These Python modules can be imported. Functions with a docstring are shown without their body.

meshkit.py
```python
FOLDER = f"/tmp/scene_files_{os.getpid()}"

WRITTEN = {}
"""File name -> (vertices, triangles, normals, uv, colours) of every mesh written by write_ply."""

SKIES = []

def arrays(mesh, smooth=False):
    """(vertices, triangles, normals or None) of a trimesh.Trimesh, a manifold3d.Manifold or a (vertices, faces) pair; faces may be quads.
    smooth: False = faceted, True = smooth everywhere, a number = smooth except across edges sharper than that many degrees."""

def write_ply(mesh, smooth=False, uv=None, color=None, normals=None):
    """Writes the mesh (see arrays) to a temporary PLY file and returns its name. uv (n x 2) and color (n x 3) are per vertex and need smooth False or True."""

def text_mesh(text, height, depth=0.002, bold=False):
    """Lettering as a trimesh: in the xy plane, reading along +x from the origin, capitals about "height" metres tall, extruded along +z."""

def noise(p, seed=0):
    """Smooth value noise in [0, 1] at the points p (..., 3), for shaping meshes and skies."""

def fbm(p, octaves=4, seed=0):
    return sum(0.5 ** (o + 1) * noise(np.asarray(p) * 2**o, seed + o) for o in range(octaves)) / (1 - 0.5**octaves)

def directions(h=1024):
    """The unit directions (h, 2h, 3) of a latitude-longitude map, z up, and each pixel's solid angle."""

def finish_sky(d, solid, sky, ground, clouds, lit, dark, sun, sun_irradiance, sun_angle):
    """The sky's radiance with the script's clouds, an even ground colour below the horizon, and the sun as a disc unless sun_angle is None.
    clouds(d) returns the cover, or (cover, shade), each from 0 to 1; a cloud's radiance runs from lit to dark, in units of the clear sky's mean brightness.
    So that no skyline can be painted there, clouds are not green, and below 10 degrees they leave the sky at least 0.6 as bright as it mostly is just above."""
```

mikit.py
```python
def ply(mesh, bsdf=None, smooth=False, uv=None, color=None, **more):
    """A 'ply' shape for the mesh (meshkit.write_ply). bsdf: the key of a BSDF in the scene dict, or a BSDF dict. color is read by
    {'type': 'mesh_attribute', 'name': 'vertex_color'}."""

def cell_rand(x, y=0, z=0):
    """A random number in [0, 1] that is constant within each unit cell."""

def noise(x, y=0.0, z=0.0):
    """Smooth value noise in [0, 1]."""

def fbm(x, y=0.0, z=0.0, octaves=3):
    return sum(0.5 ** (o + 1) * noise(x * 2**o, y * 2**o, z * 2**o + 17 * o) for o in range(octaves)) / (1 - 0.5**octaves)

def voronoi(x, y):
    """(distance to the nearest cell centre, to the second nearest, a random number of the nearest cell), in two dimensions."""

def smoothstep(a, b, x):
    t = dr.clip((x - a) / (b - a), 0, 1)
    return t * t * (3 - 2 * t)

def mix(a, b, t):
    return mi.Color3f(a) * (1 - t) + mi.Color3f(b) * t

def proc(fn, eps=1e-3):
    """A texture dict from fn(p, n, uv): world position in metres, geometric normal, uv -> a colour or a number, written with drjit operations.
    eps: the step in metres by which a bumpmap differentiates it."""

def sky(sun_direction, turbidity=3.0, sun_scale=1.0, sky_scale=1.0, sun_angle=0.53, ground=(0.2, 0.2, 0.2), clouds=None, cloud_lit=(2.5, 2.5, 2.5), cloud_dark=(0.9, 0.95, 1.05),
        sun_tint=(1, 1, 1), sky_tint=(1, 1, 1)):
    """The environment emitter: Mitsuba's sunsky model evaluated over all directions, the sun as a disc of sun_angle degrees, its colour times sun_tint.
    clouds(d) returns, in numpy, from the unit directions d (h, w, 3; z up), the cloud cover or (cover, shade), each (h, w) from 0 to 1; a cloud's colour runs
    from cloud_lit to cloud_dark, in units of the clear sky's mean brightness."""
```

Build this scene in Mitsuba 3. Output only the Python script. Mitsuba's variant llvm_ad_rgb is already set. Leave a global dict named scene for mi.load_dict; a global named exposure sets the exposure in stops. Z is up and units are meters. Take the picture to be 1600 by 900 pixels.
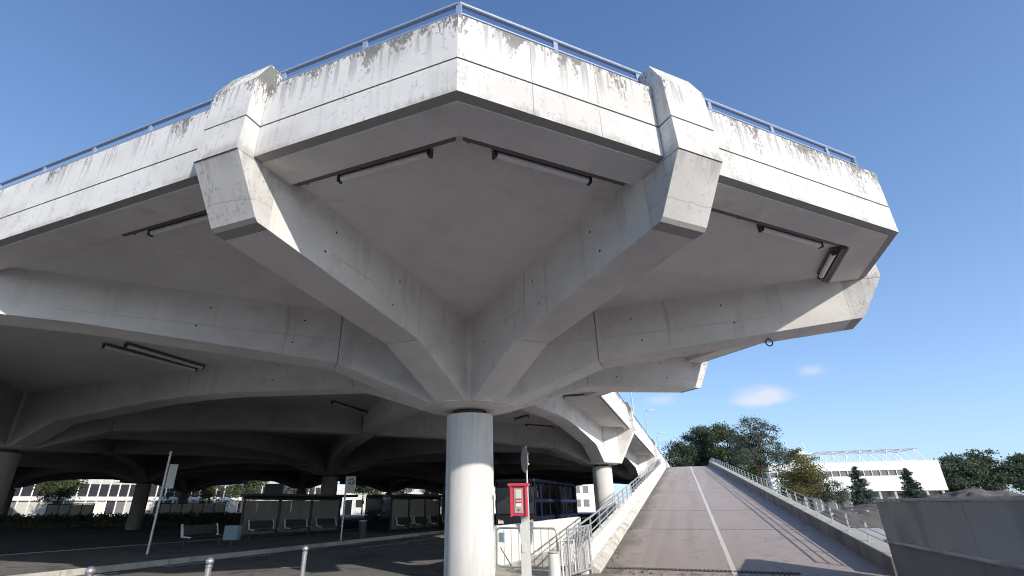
import math, random
import numpy as np, trimesh, mitsuba as mi, drjit as dr, mikit, meshkit
from mikit import proc, noise, fbm, voronoi, cell_rand, smoothstep, mix
from shapely.geometry import Polygon, LineString, box as sbox
random.seed(7); rng = np.random.default_rng(7)

# ------------------------------------------------------------------ camera, light, exposure
TH, RO = 0.405942, -0.010995
EYE = np.array([0, 0, 1.6])
X, U, F = np.array([1., 0, 0]), np.array([0, -math.sin(TH), math.cos(TH)]), np.array([0, math.cos(TH), math.sin(TH)])
UP = math.cos(RO) * U - math.sin(RO) * X
scene = {'type': 'scene'}
labels = {}
scene['camera'] = {'type': 'perspective', 'fov': math.degrees(2 * math.atan(800 / 761.09)), 'fov_axis': 'x',
    'principal_point_offset_x': 0.02563, 'principal_point_offset_y': -0.01507, 'near_clip': 0.05, 'far_clip': 3000.0,
    'to_world': mi.ScalarTransform4f().look_at(origin=EYE.tolist(), target=(EYE + F).tolist(), up=UP.tolist())}
N3 = np.array([0.93026, -0.36690, 0]); T3 = np.array([0.36690, 0.93026, 0]); C0 = np.array([-0.455, 13.022, 0])
SUN = 1.97 * N3 - 1.19 * T3 + np.array([0, 0, 1.0])
def clouds(d):
    cov = np.zeros(d.shape[:2]); sh = np.zeros(d.shape[:2])
    n = meshkit.fbm(d.reshape(-1, 3) * 34.0).reshape(d.shape[:2]); n = (n - n.min()) / (n.max() - n.min())
    for (c, w, h, a) in (((.4786, .8614, .168), .046, .019, .62), ((.5516, .8088, .2039), .026, .013, .36), ((.3268, .9275, .1805), .034, .011, .30),
                         ((-.62, .75, .2), .08, .02, .4), ((.9, .1, .25), .1, .03, .4), ((.2, -.9, .3), .12, .03, .5)):
        c = np.array(c) / np.linalg.norm(c)
        e1 = np.cross([0, 0, 1], c); e1 /= np.linalg.norm(e1); e2 = np.cross(c, e1)
        u, v = (d @ e1) / w, (d @ e2) / h
        v = np.where(v < 0, v * 1.5, v)
        k = np.exp(-(u * u + v * v) * 1.1) * (d @ c > 0)
        cov = np.maximum(cov, a * np.clip((k + (n - .5) * 1.5 * k ** .5) * 1.4 - .16, 0, 1))
    return cov, sh + .35
scene['sky'] = mikit.sky(SUN.tolist(), turbidity=3.0, clouds=clouds, cloud_lit=(2.2, 2.1, 2.1), cloud_dark=(1.45, 1.4, 1.45), sky_scale=1.36, sky_tint=(0.89, 0.93, 1.10), sun_tint=(0.765, 0.93, 1.33))
exposure = 2.3

# ------------------------------------------------------------------ helpers
def W(r, t, z=0.0): return C0 + r * N3 + t * T3 + np.array([0, 0, z])
def add(name, mesh, bsdf, parent=None, label=None, cat=None, group=None, kind=None, smooth=False):
    """ONE entry of scene, numbered when its key is taken."""
    base = (parent + '__' + name) if parent else name
    key, k = base, 0
    while key in scene or key in labels: k += 1; key = '%s_%03d' % (base, k)
    scene[key] = mikit.ply(mesh, bsdf, smooth=smooth)
    tag(key, label, cat, group, kind)
    return key
used = set()
def thing(name, label, cat, group=None):
    key, k = name, 0
    while key in labels or key in scene: k += 1; key = '%s_%03d' % (name, k)
    tag(key, label, cat, group); return key
def tag(key, label=None, cat=None, group=None, kind=None):
    d = {a: b for a, b in (('label', label), ('category', cat), ('group', group), ('kind', kind)) if b}
    if d: labels[key] = d
def cat(ms): return trimesh.util.concatenate([m for m in ms if m is not None])
def frame(mesh, o, ea, eb, ec):
    M = np.eye(4); M[:3, 0], M[:3, 1], M[:3, 2], M[:3, 3] = ea, eb, ec, o
    m = mesh.copy(); v = np.array(m.vertices) @ M[:3, :3].T + M[:3, 3]; f = np.array(m.faces)
    if np.linalg.det(M[:3, :3]) < 0: f = f[:, ::-1]
    return trimesh.Trimesh(v, f, process=False)
def prism(prof, o, ea, eb, ec, c0, c1, bev=0.0):
    """profile (a, b) extruded from c0 to c1 along ec."""
    p = prof if isinstance(prof, Polygon) else Polygon(prof)
    m = trimesh.creation.extrude_polygon(p, c1 - c0); m.apply_translation([0, 0, c0])
    return frame(m, o, ea, eb, ec)
EZ = np.array([0, 0, 1.0]); EX = np.array([1., 0, 0]); EY = np.array([0, 1., 0])
def bx(lo, hi, o=np.zeros(3), ea=EX, eb=EY, ec=EZ, ch=0.0):
    lo, hi = np.minimum(lo, hi).astype(float), np.maximum(lo, hi).astype(float)
    if ch:
        pts = []
        for a in range(3):
            l, h = lo + ch, hi - ch; l[a], h[a] = lo[a], hi[a]
            pts += [[(l, h)[i][0], (l, h)[j][1], (l, h)[k][2]] for i in (0, 1) for j in (0, 1) for k in (0, 1)]
        m = trimesh.convex.convex_hull(np.array(pts))
    else:
        m = trimesh.creation.box(hi - lo); m.apply_translation((lo + hi) / 2)
    return frame(m, o, ea, eb, ec)
def rbx(lo, hi, ch=0.0): return bx(lo, hi, C0, N3, T3, EZ, ch)       # box in deck coordinates (r, t, z)
def tube(pts, r, n=8, caps=True):
    pts = [np.asarray(p, float) for p in pts]; ms = []
    rs = r if isinstance(r, (list, tuple)) else [r] * len(pts)
    V, Fc = [], []
    d = [pts[min(i + 1, len(pts) - 1)] - pts[max(i - 1, 0)] for i in range(len(pts))]
    dn = np.array([x / np.linalg.norm(x) for x in d]); ref = min(np.eye(3)[[2, 0, 1]], key=lambda a: round(float(np.abs(dn @ a).max()), 3))
    for i, p in enumerate(pts):
        t = d[i] / np.linalg.norm(d[i])
        a = np.cross(t, ref); a /= np.linalg.norm(a); b = np.cross(t, a)
        k = np.arange(n) * 2 * math.pi / n
        V.append(p + rs[i] * (np.cos(k)[:, None] * a + np.sin(k)[:, None] * b))
    for i in range(len(pts) - 1):
        for j in range(n):
            q = [i * n + j, i * n + (j + 1) % n, (i + 1) * n + (j + 1) % n, (i + 1) * n + j]
            Fc += [[q[0], q[1], q[2]], [q[0], q[2], q[3]]]
    V = list(np.vstack(V)); nn = len(pts)
    if caps:
        V += [pts[0], pts[-1]]
        for j in range(n):
            Fc += [[nn * n, (j + 1) % n, j], [nn * n + 1, (nn - 1) * n + j, (nn - 1) * n + (j + 1) % n]]
    m = trimesh.Trimesh(np.array(V), np.array(Fc), process=False)
    if m.volume < 0: m.faces = np.array(m.faces)[:, ::-1]
    return m
def cyl(o, r, z0, z1, n=32, r1=None, bev=0.0):
    r1 = r if r1 is None else r1
    prof = [(0, z0), (r - bev, z0), (r, z0 + bev), (r1, z1 - bev), (r1 - bev, z1), (0, z1)] if bev else [(0, z0), (r, z0), (r1, z1), (0, z1)]
    m = trimesh.creation.revolve(np.array(prof), sections=n); m.apply_translation(o); return m
def grid_sheet(rs, ts, zf, shift=0.0):
    V = [[W(r, t, zf(r, t) + shift) for r in rs] for t in ts]; nr = len(rs); Fc = []
    for i in range(len(ts) - 1):
        for j in range(nr - 1):
            a = i * nr + j; Fc += [[a, a + 1, a + nr + 1], [a, a + nr + 1, a + nr]]
    return trimesh.Trimesh(np.array(V).reshape(-1, 3), Fc, process=False)

# ------------------------------------------------------------------ materials
def rough(fn, r=0.75, bump=None, scale=None, spec=0.35):
    b = {'type': 'principled', 'base_color': proc(fn) if callable(fn) else {'type': 'rgb', 'value': fn}, 'roughness': r, 'specular': spec}
    if bump is not None:
        b = {'type': 'bumpmap', 'arbitrary': proc(bump, eps=4e-3), 'scale': scale, 'bsdf': b}
    return {'type': 'twosided', 'bsdf': b}
def wall_u(p, n):
    l = dr.sqrt(n.x * n.x + n.y * n.y) + 1e-4
    return (p.x * -n.y + p.y * n.x) / l
def f_paint(p, n, uv):                       # weathered white paint on concrete: streaks from the top, peeling, grime on lips
    u = wall_u(p, n)
    side = smoothstep(.5, .85, dr.abs(n.z))
    big = fbm(p.x * .9, p.y * .9, p.z * 1.3, octaves=3)
    streak = fbm(u * 13, p.z * .9, 3.0, octaves=3)
    fine = fbm(u * 55, p.z * 9, p.x * 3, octaves=2)
    zone = smoothstep(.28, .62, fbm(u * .55 + 2.7, n.x * 5.0, 3.0, octaves=3))
    topd = smoothstep(6.45, 7.30, p.z)
    lich = fbm(u * 38, p.z * 17, n.x * 7.0, octaves=4) * .62 + fbm(u * 4.2, p.z * 1.7, 6.0, octaves=2) * .38
    s1 = smoothstep(.60, .70, lich + topd * topd * (.09 + .15 * zone) - .015) * (.35 + .6 * topd)
    drips = smoothstep(.56, .76, fbm(u * 17, p.z * 1.3, 2.0, octaves=3) + .14 * topd * zone - .02) * (.10 + .45 * topd)
    s1 = dr.maximum(s1, drips)
    peel = smoothstep(.66, .71, fbm(u * 15, p.z * 13, p.y * .5, octaves=4) * .7 + zone * .16) * .45
    lip = (1 - smoothstep(5.94, 6.07, p.z + (fine - .5) * .16)) * smoothstep(5.85, 5.93, p.z) * smoothstep(.35, .62, fbm(u * 3.1, 2.0, 1.0)) * .45
    pits = smoothstep(.80, .86, noise(u * 21, p.z * 21, p.x * 4)) * .5
    base = mix((.585, .58, .575), (.49, .483, .475), smoothstep(.35, .7, big))
    c = mix(base, (.125, .122, .118), dr.clip(s1, 0, .88))
    c = mix(c, (.27, .26, .24), peel)
    c = mix(c, (.20, .19, .17), lip)
    c = mix(c, (.25, .24, .22), pits * .6)
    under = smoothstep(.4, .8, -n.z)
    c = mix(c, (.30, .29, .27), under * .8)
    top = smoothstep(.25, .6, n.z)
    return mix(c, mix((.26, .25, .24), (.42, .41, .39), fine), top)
scene['paint'] = rough(f_paint, .8, lambda p, n, uv: fbm(p.x * 22, p.y * 22, p.z * 22, octaves=3), .004)
def f_conc(p, n, uv):                        # pale underside concrete with cloudy formwork tone; shade of the deep bays painted into the tone
    u = wall_u(p, n)
    big = fbm(p.x * .35 + 3, p.y * .35, p.z * .5, octaves=3); mid = fbm(p.x * 2.2, p.y * 2.2, p.z * 2.2, octaves=3)
    fine = fbm(p.x * 17, p.y * 17, p.z * 17, octaves=2)
    c = mix((.70, .685, .665), (.575, .56, .54), smoothstep(.3, .72, big * .65 + mid * .35))
    side = 1 - smoothstep(.3, .6, dr.abs(n.z))
    drip = smoothstep(.60, .80, fbm(u * 4, p.z * .7, 1.0, octaves=3)) * side
    c = mix(c, (.42, .405, .385), drip * .28)
    spot = smoothstep(.66, .82, fbm(p.x * 1.7 + 7, p.y * 1.7, p.z * 1.7, octaves=4))
    c = mix(c, (.42, .40, .37), spot * .4)
    seam = smoothstep(.022, .006, dr.abs(p.z - 5.33 + (fbm(u * .7, 2.0, 1.0) - .5) * .05)) * side * smoothstep(.4, .6, noise(u * .8, 7.0, 3.0))
    c = mix(c, (.46, .445, .43), seam * .5)
    rust = smoothstep(.022, .0, dr.abs(u * .37 - dr.round(u * .37) + (fbm(p.z * 3, u * .3, 1.0) - .5) * .04)) * smoothstep(.62, .8, cell_rand(dr.round(u * .37), 3.0, 5.0)) * side * smoothstep(4.6, 5.6, p.z)
    c = mix(c, (.40, .30, .22), rust * .45)
    hair = smoothstep(.012, .002, dr.abs(fbm(p.x * .55, p.y * .55, 4.0, octaves=4) - .5)) * (1 - side) * smoothstep(.5, .62, noise(p.x * .5, p.y * .5, 9.0))
    c = mix(c, (.40, .385, .37), hair * .12)
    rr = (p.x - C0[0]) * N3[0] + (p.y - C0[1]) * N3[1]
    deep_shade = smoothstep(-6.5, -16.0, rr) * .5 + smoothstep(12, 30, (p.x - C0[0]) * T3[0] + (p.y - C0[1]) * T3[1]) * smoothstep(-1.0, -3.0, rr) * .38  # painted shade: concrete darkens towards the inner and rear bays
    return c * (.95 + .10 * fine) * (1 - dr.clip(deep_shade, 0, .62))
scene['concrete'] = rough(f_conc, .85, lambda p, n, uv: fbm(p.x * 26, p.y * 26, p.z * 26, octaves=2), .002)
def f_col(p, n, uv):
    a = dr.atan2(p.y - C0[1], p.x - C0[0])
    st = fbm(a * 9 + p.x, p.z * .5, 2.0, octaves=3); mid = fbm(p.x * 2, p.y * 2, p.z * 1.1, octaves=3)
    board = smoothstep(.04, .0, dr.abs(a * 3.2 - dr.round(a * 3.2)))
    c = mix((.62, .615, .61), (.52, .515, .505), smoothstep(.35, .75, st * .6 + mid * .4))
    c = mix(c, (.42, .42, .41), board * .10)
    low = 1 - smoothstep(.0, 1.3, p.z + fbm(a * 6, p.z * 2, 1.0) * .8)
    return mix(c, (.33, .32, .30), low * .5)
scene['column_paint'] = rough(f_col, .75, lambda p, n, uv: fbm(p.x * 20, p.y * 20, p.z * 5, octaves=2), .0015)
def f_end(p, n, uv):
    c = f_paint(p, n, uv); u = wall_u(p, n)
    st = (1 - smoothstep(5.0, 5.16, p.z + fbm(u * 9, 1.0, 2.0) * .12)) + smoothstep(5.55, 5.9, p.z) * smoothstep(.35, .65, fbm(u * 11, p.z * .8, 5.0))
    crack = smoothstep(.012, .0, dr.abs(p.z - 5.36 - (fbm(u * 5, 3.0, n.x, octaves=3) - .5) * .14)) * .45
    return mix(mix(c, (.30, .29, .275), dr.clip(st, 0, 1) * .5), (.2, .19, .18), crack)
scene['paint_end'] = rough(f_end, .8, lambda p, n, uv: fbm(p.x * 22, p.y * 22, p.z * 22, octaves=3), .004)
scene['column_shaded'] = rough(lambda p, n, uv: mix((.16, .155, .15), (.24, .235, .225), fbm(p.x * 2, p.y * 2, p.z * .8, octaves=3)), .85)  # darker copy for inner columns, under-deck shade put into the colour
def f_asphalt(p, n, uv):
    g = noise(p.x * 90, p.y * 90, 0); m = fbm(p.x * .5, p.y * .5, 1.0, octaves=4); oil = smoothstep(.62, .75, fbm(p.x * 1.6, p.y * 1.6, 4.0, octaves=3))
    return mix((.070, .069, .068), (.125, .122, .118), m * .7 + g * .3) * (1 - .35 * oil)
scene['asphalt'] = rough(f_asphalt, .9, lambda p, n, uv: noise(p.x * 120, p.y * 120, 0), .003)
def f_ramp(p, n, uv):
    rr = (p.x - C0[0]) * N3[0] + (p.y - C0[1]) * N3[1]; tt = (p.x - C0[0]) * T3[0] + (p.y - C0[1]) * T3[1]
    g = noise(p.x * 70, p.y * 70, 0); m = fbm(p.x * .45, p.y * .45, 1.0, octaves=4); streak = fbm(rr * 3.2, tt * .12, 2.0, octaves=3)
    c = mix((.25, .218, .208), (.315, .276, .262), m * .55 + streak * .3 + g * .2)
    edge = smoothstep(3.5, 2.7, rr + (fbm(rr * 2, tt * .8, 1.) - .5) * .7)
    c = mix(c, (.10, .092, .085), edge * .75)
    tyre = smoothstep(.5, .8, fbm(rr * 2.1 + .4, tt * .06, 7.0))
    c = mix(c, (.17, .15, .142), tyre * .28)
    d1, d2, w = voronoi(p.x * .55 + fbm(p.x, p.y, 2.0) * .5, p.y * .55 + fbm(p.x, p.y, 6.0) * .5)
    c = mix(c, (.085, .075, .07), smoothstep(.030, .008, d2 - d1) * smoothstep(.52, .62, noise(p.x * .3, p.y * .3, 3.0)) * .35)
    oil = smoothstep(.70, .78, fbm(p.x * 2.6, p.y * 2.6, 8.0, octaves=3)); c = mix(c, (.07, .063, .06), oil * .20)
    return c * (.86 + .28 * noise(p.x * 160, p.y * 160, p.z * 160))
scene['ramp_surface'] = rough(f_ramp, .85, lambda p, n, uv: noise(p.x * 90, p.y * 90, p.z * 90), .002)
def f_kerb(p, n, uv):
    m = fbm(p.x * 3, p.y * 3, p.z * 3, octaves=4); u = wall_u(p, n)
    st = smoothstep(.5, .8, fbm(u * 2.2, p.z * 1.5, 1.0, octaves=3))
    return mix(mix((.50, .485, .45), (.36, .34, .31), m), (.20, .19, .17), st * .55)
scene['kerb_concrete'] = rough(f_kerb, .85, lambda p, n, uv: fbm(p.x * 18, p.y * 18, p.z * 18), .003)
def f_dirty_shaded(p, n, uv):
    u = wall_u(p, n); m = fbm(p.x * 1.4, p.y * 1.4, p.z * 1.4, octaves=4); st = smoothstep(.42, .72, fbm(u * 2.6, p.z * .5, 4.0, octaves=3))
    c = mix((.22, .21, .20), (.15, .145, .14), m)  # base tone lowered to paint in the wall's deep shade; stains follow
    c = mix(c, (.085, .082, .08), st * .5)
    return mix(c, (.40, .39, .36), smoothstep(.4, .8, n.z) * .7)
def f_tall(p, n, uv):
    u = wall_u(p, n); m = fbm(p.x * 1.4, p.y * 1.4, p.z * 1.4, octaves=4); st = smoothstep(.5, .75, fbm(u * 1.3, p.z * .5, 4.0, octaves=3))
    c = mix(mix((.36, .355, .35), (.27, .265, .26), m), (.17, .165, .165), st * .6)
    c = mix(c, (.15, .148, .155), (1 - smoothstep(.74, .80, p.z + (fbm(u * 3, 1.0, 2.0) - .5) * .06)) * .75)
    return c
scene['tall_wall'] = rough(f_tall, .85, lambda p, n, uv: fbm(p.x * 14, p.y * 14, p.z * 14), .004)
scene['dirty_shaded_concrete'] = rough(f_dirty_shaded, .85, lambda p, n, uv: fbm(p.x * 14, p.y * 14, p.z * 14), .004)
def f_white(p, n, uv):
    u = wall_u(p, n); m = fbm(p.x * 2, p.y * 2, p.z * 2, octaves=3); st = smoothstep(.55, .8, fbm(u * 6, p.z * .7, 1.0, octaves=3))
    return mix(mix((.70, .69, .66), (.60, .59, .56), m), (.42, .40, .36), st * .4)
scene['white_wall'] = rough(f_white, .8)
def f_galv(p, n, uv):
    return mix((.40, .41, .42), (.56, .57, .58), fbm(p.x * 14, p.y * 14, p.z * 14, octaves=2))
scene['galvanised'] = {'type': 'twosided', 'bsdf': {'type': 'principled', 'base_color': proc(f_galv), 'metallic': .55, 'roughness': .45}}
def plain(name, c, r=.5, metal=0.0, spec=.5):
    scene[name] = {'type': 'twosided', 'bsdf': {'type': 'principled', 'base_color': {'type': 'rgb', 'value': c}, 'roughness': r, 'metallic': metal, 'specular': spec}}
plain('joint_tar', (.10, .09, .085), .9); plain('rust', (.15, .12, .10), .7); plain('sign_back', (.22, .23, .23), .5); plain('rail_blue', (.22, .28, .40), .45); plain('dark_metal', (.035, .035, .038), .5); plain('tray', (.12, .105, .10), .6); plain('tube_white', (.72, .70, .70), .35)
plain('steel', (.55, .55, .55), .3, .8); plain('black', (.015, .015, .016), .4); plain('joint_dark', (.06, .058, .055), .9); plain('line_white', (.50, .475, .45), .7)
plain('rubber', (.02, .02, .02), .8); plain('bus_blue', (.014, .018, .05), .22); plain('bus_dark', (.015, .016, .025), .2); plain('purple', (.04, .03, .11), .5)
plain('sign_pale', (.55, .55, .52), .5); plain('bin_blue', (.22, .30, .36), .5); plain('plate_grey', (.36, .33, .30), .55); plain('label_white', (.75, .72, .70), .5)
plain('orange', (.7, .22, .04), .4); plain('lamp_glass', (.75, .75, .72), .2); plain('grey_panel', (.42, .42, .40), .6); plain('white_frame', (.74, .74, .72), .5)
plain('window_dark', (.035, .035, .045), .12); plain('window_grey', (.16, .165, .165), .2); plain('blind', (.60, .58, .54), .7); plain('stone_pale', (.52, .46, .36), .9)
plain('screen_dark', (.03, .032, .04), .3); plain('bench_white', (.66, .67, .66), .45); plain('car_paint', (.03, .04, .06), .25); plain('ring_blue', (.03, .06, .20), .4)
def f_red(p, n, uv): return mix((.52, .045, .075), (.42, .045, .07), fbm(p.x * 9, p.y * 9, p.z * 9))
scene['red_paint'] = {'type': 'twosided', 'bsdf': {'type': 'principled', 'base_color': proc(f_red), 'roughness': .35, 'specular': .5}}
scene['glass'] = {'type': 'thindielectric'}
scene['frosted'] = {'type': 'principledthin', 'base_color': {'type': 'rgb', 'value': (.36, .37, .36)}, 'roughness': .6, 'diff_trans': 1.0, 'spec_trans': 0.0}
scene['frosted_backlit'] = {'type': 'principledthin', 'base_color': {'type': 'rgb', 'value': (.72, .73, .70)}, 'roughness': .6, 'diff_trans': 1.2, 'spec_trans': 0.0}  # lighter copy of frosted, light from behind put into its colour
scene['clear_dark'] = {'type': 'thindielectric', 'specular_transmittance': {'type': 'rgb', 'value': (.55, .57, .6)}}
def f_bark(p, n, uv): return mix((.05, .042, .033), (.12, .10, .08), fbm(p.x * 12, p.y * 12, p.z * 3, octaves=3))
scene['bark'] = rough(f_bark, .9)
def leafmat(name, a, b, tr=.7):
    def fn(p, n, uv, a=a, b=b): return mix(a, b, cell_rand(p.x * 2.3, p.y * 2.3, p.z * 2.3) * .6 + fbm(p.x * .4, p.y * .4, p.z * .4) * .5)
    scene[name] = {'type': 'principledthin', 'base_color': proc(fn), 'roughness': .5, 'diff_trans': tr, 'spec_trans': 0.0}
leafmat('leaf_dark', (.07, .095, .068), (.15, .185, .125)); leafmat('leaf_mid', (.065, .095, .045), (.15, .18, .09)); leafmat('leaf_grey', (.09, .12, .10), (.17, .20, .16))
leafmat('leaf_yellow', (.11, .115, .05), (.24, .22, .095)); leafmat('leaf_fir', (.06, .09, .07), (.13, .165, .13))
def f_dirt(p, n, uv): return mix((.055, .05, .047), (.13, .12, .11), fbm(p.x * 2.5, p.y * 2.5, p.z * 2.5, octaves=4))
scene['dirt'] = rough(f_dirt, .95)
def f_land(p, n, uv): return mix((.25, .235, .22), (.34, .32, .30), fbm(p.x * .2, p.y * .2, 1.0, octaves=4))
scene['land'] = rough(f_land, .95)

# ------------------------------------------------------------------ ground, ramp
add('ground', trimesh.Trimesh([[-1500, -1500, 0], [1500, -1500, 0], [1500, 1500, 0], [-1500, 1500, 0]], [[0, 1, 2], [0, 2, 3]]), 'land', kind='structure', label='grey ground reaching to the horizon')
add('road', prism(Polygon([(-170, -7.4), (-1.2, -7.4), (2.0, -3.0), (2.0, 2.6), (2.0, 90), (-170, 90)]), C0 + [0, 0, .004], N3, T3, EZ, -.003, 0), 'asphalt', kind='structure', label='dark asphalt bus road under and in front of the concrete deck')
RT0, RM, RTOP, RZ = 2.4, .114, 50.0, 5.43
def zr(t): return RM * (min(max(t, RT0), RTOP) - RT0)
def rR(t): return 9.0 - (min(max(t, 2.4), 60) - 4) * 1.65 / 44
ts = [2.4] + list(np.arange(4, 50, 2.0)) + [50.0, 52, 95]
V, Fc = [], []
for t in ts:
    z = zr(t) + .012
    for r, zz in ((2.12, -.3), (2.12, z), (rR(t) + .36, z), (rR(t) + .36, -.3)): V.append(W(r, t, zz))
for i in range(len(ts) - 1):
    for j in range(4):
        a, b = i * 4 + j, i * 4 + (j + 1) % 4; Fc += [[a, a + 4, b + 4], [a, b + 4, b]]
Fc += [[0, 1, 2], [0, 2, 3]]
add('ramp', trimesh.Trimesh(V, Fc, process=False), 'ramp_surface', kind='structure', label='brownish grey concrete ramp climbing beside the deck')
def ramp_sheet(r0, r1, t0, t1, n, lift):
    tt = np.linspace(t0, t1, n); V, Fc = [], []
    for t in tt:
        for f in (r0, r1): V.append(W(f(t) if callable(f) else f, t, zr(t) + .012 + lift))
    for i in range(n - 1): a = 2 * i; Fc += [[a, a + 1, a + 3], [a, a + 3, a + 2]]
    return trimesh.Trimesh(V, Fc, process=False)
rc = lambda t: 5.78 - (t - 2.96) * .0132
add('ramp_centre_line', ramp_sheet(lambda t: rc(t) - .062, lambda t: rc(t) + .062, 2.5, 49.9, 30, .006), 'line_white', kind='structure', label='worn white centre line running up the ramp')
for t in (8.9, 13.9, 21.7, 28.4, 36.1, 43.0):
    add('joint', ramp_sheet(2.66, lambda u, t=t: rR(t) - .05, t - .02, t + .02, 2, .004), 'joint_tar', parent='ramp')
g = []
for k in range(46):
    r = 2.75 + k * .095
    g.append(rbx([r, 2.82, zr(2.9) + .013], [r + .055, 2.98, zr(2.9) + .03]))
dg = thing('drain_channel', 'narrow steel drain grate crossing the foot of the ramp', 'drain')
add('channel', ramp_sheet(2.7, 7.2, 2.78, 3.02, 2, .003), 'joint_dark', parent=dg)
add('grate_bar', cat(g), 'rust', parent=dg, kind='stuff')

# ramp side walls -----------------------------------------------------------------
def sloped_wall(prof_fn, t0, t1, step=2.0):
    """prof_fn(t) -> list of (r, z) ring; swept along t."""
    tt = sorted(set([t0, t1] + [x for x in np.arange(math.ceil(t0), t1, step)] + [x for x in (RT0, RTOP) if t0 < x < t1])); V, Fc = [], []
    n = len(prof_fn(t0))
    for t in tt: V += [W(r, t, z) for r, z in prof_fn(t)]
    for i in range(len(tt) - 1):
        for j in range(n):
            a, b = i * n + j, i * n + (j + 1) % n; Fc += [[a, b, b + n], [a, b + n, a + n]]
    caps = trimesh.creation.triangulate_polygon(Polygon(prof_fn(t0)), engine='earcut') if False else None
    for i, o in ((0, 1), ((len(tt) - 1) * n, -1)):
        for j in range(1, n - 1): Fc.append([i, i + j + 1, i + j] if o > 0 else [i, i + j, i + j + 1])
    m = trimesh.Trimesh(V, Fc, process=False); m.fix_normals(); return m
lw = thing('ramp_parapet', 'white ramp side wall with kerb and railing, next to the deck', 'parapet wall')
t = 1.9
k = 0
while t < 50:                                                            # cast wall segments with open joints
    t1 = min(t + 6.0, 50.0)
    add('wall_segment', sloped_wall(lambda u: [(2.14, zr(u) - .25), (2.14, zr(u) + .58), (2.16, zr(u) + .60), (2.36, zr(u) + .60), (2.38, zr(u) + .58), (2.38, zr(u) - .25)], t, t1 - .03), 'white_wall', parent=lw)
    t = t1
add('kerb', sloped_wall(lambda u: [(2.385, zr(u) - .2), (2.385, zr(u) + .21), (2.47, zr(u) + .19), (2.64, zr(u) + .06), (2.66, zr(u) - .2)], 2.2, 50), 'kerb_concrete', parent=lw)
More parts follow.
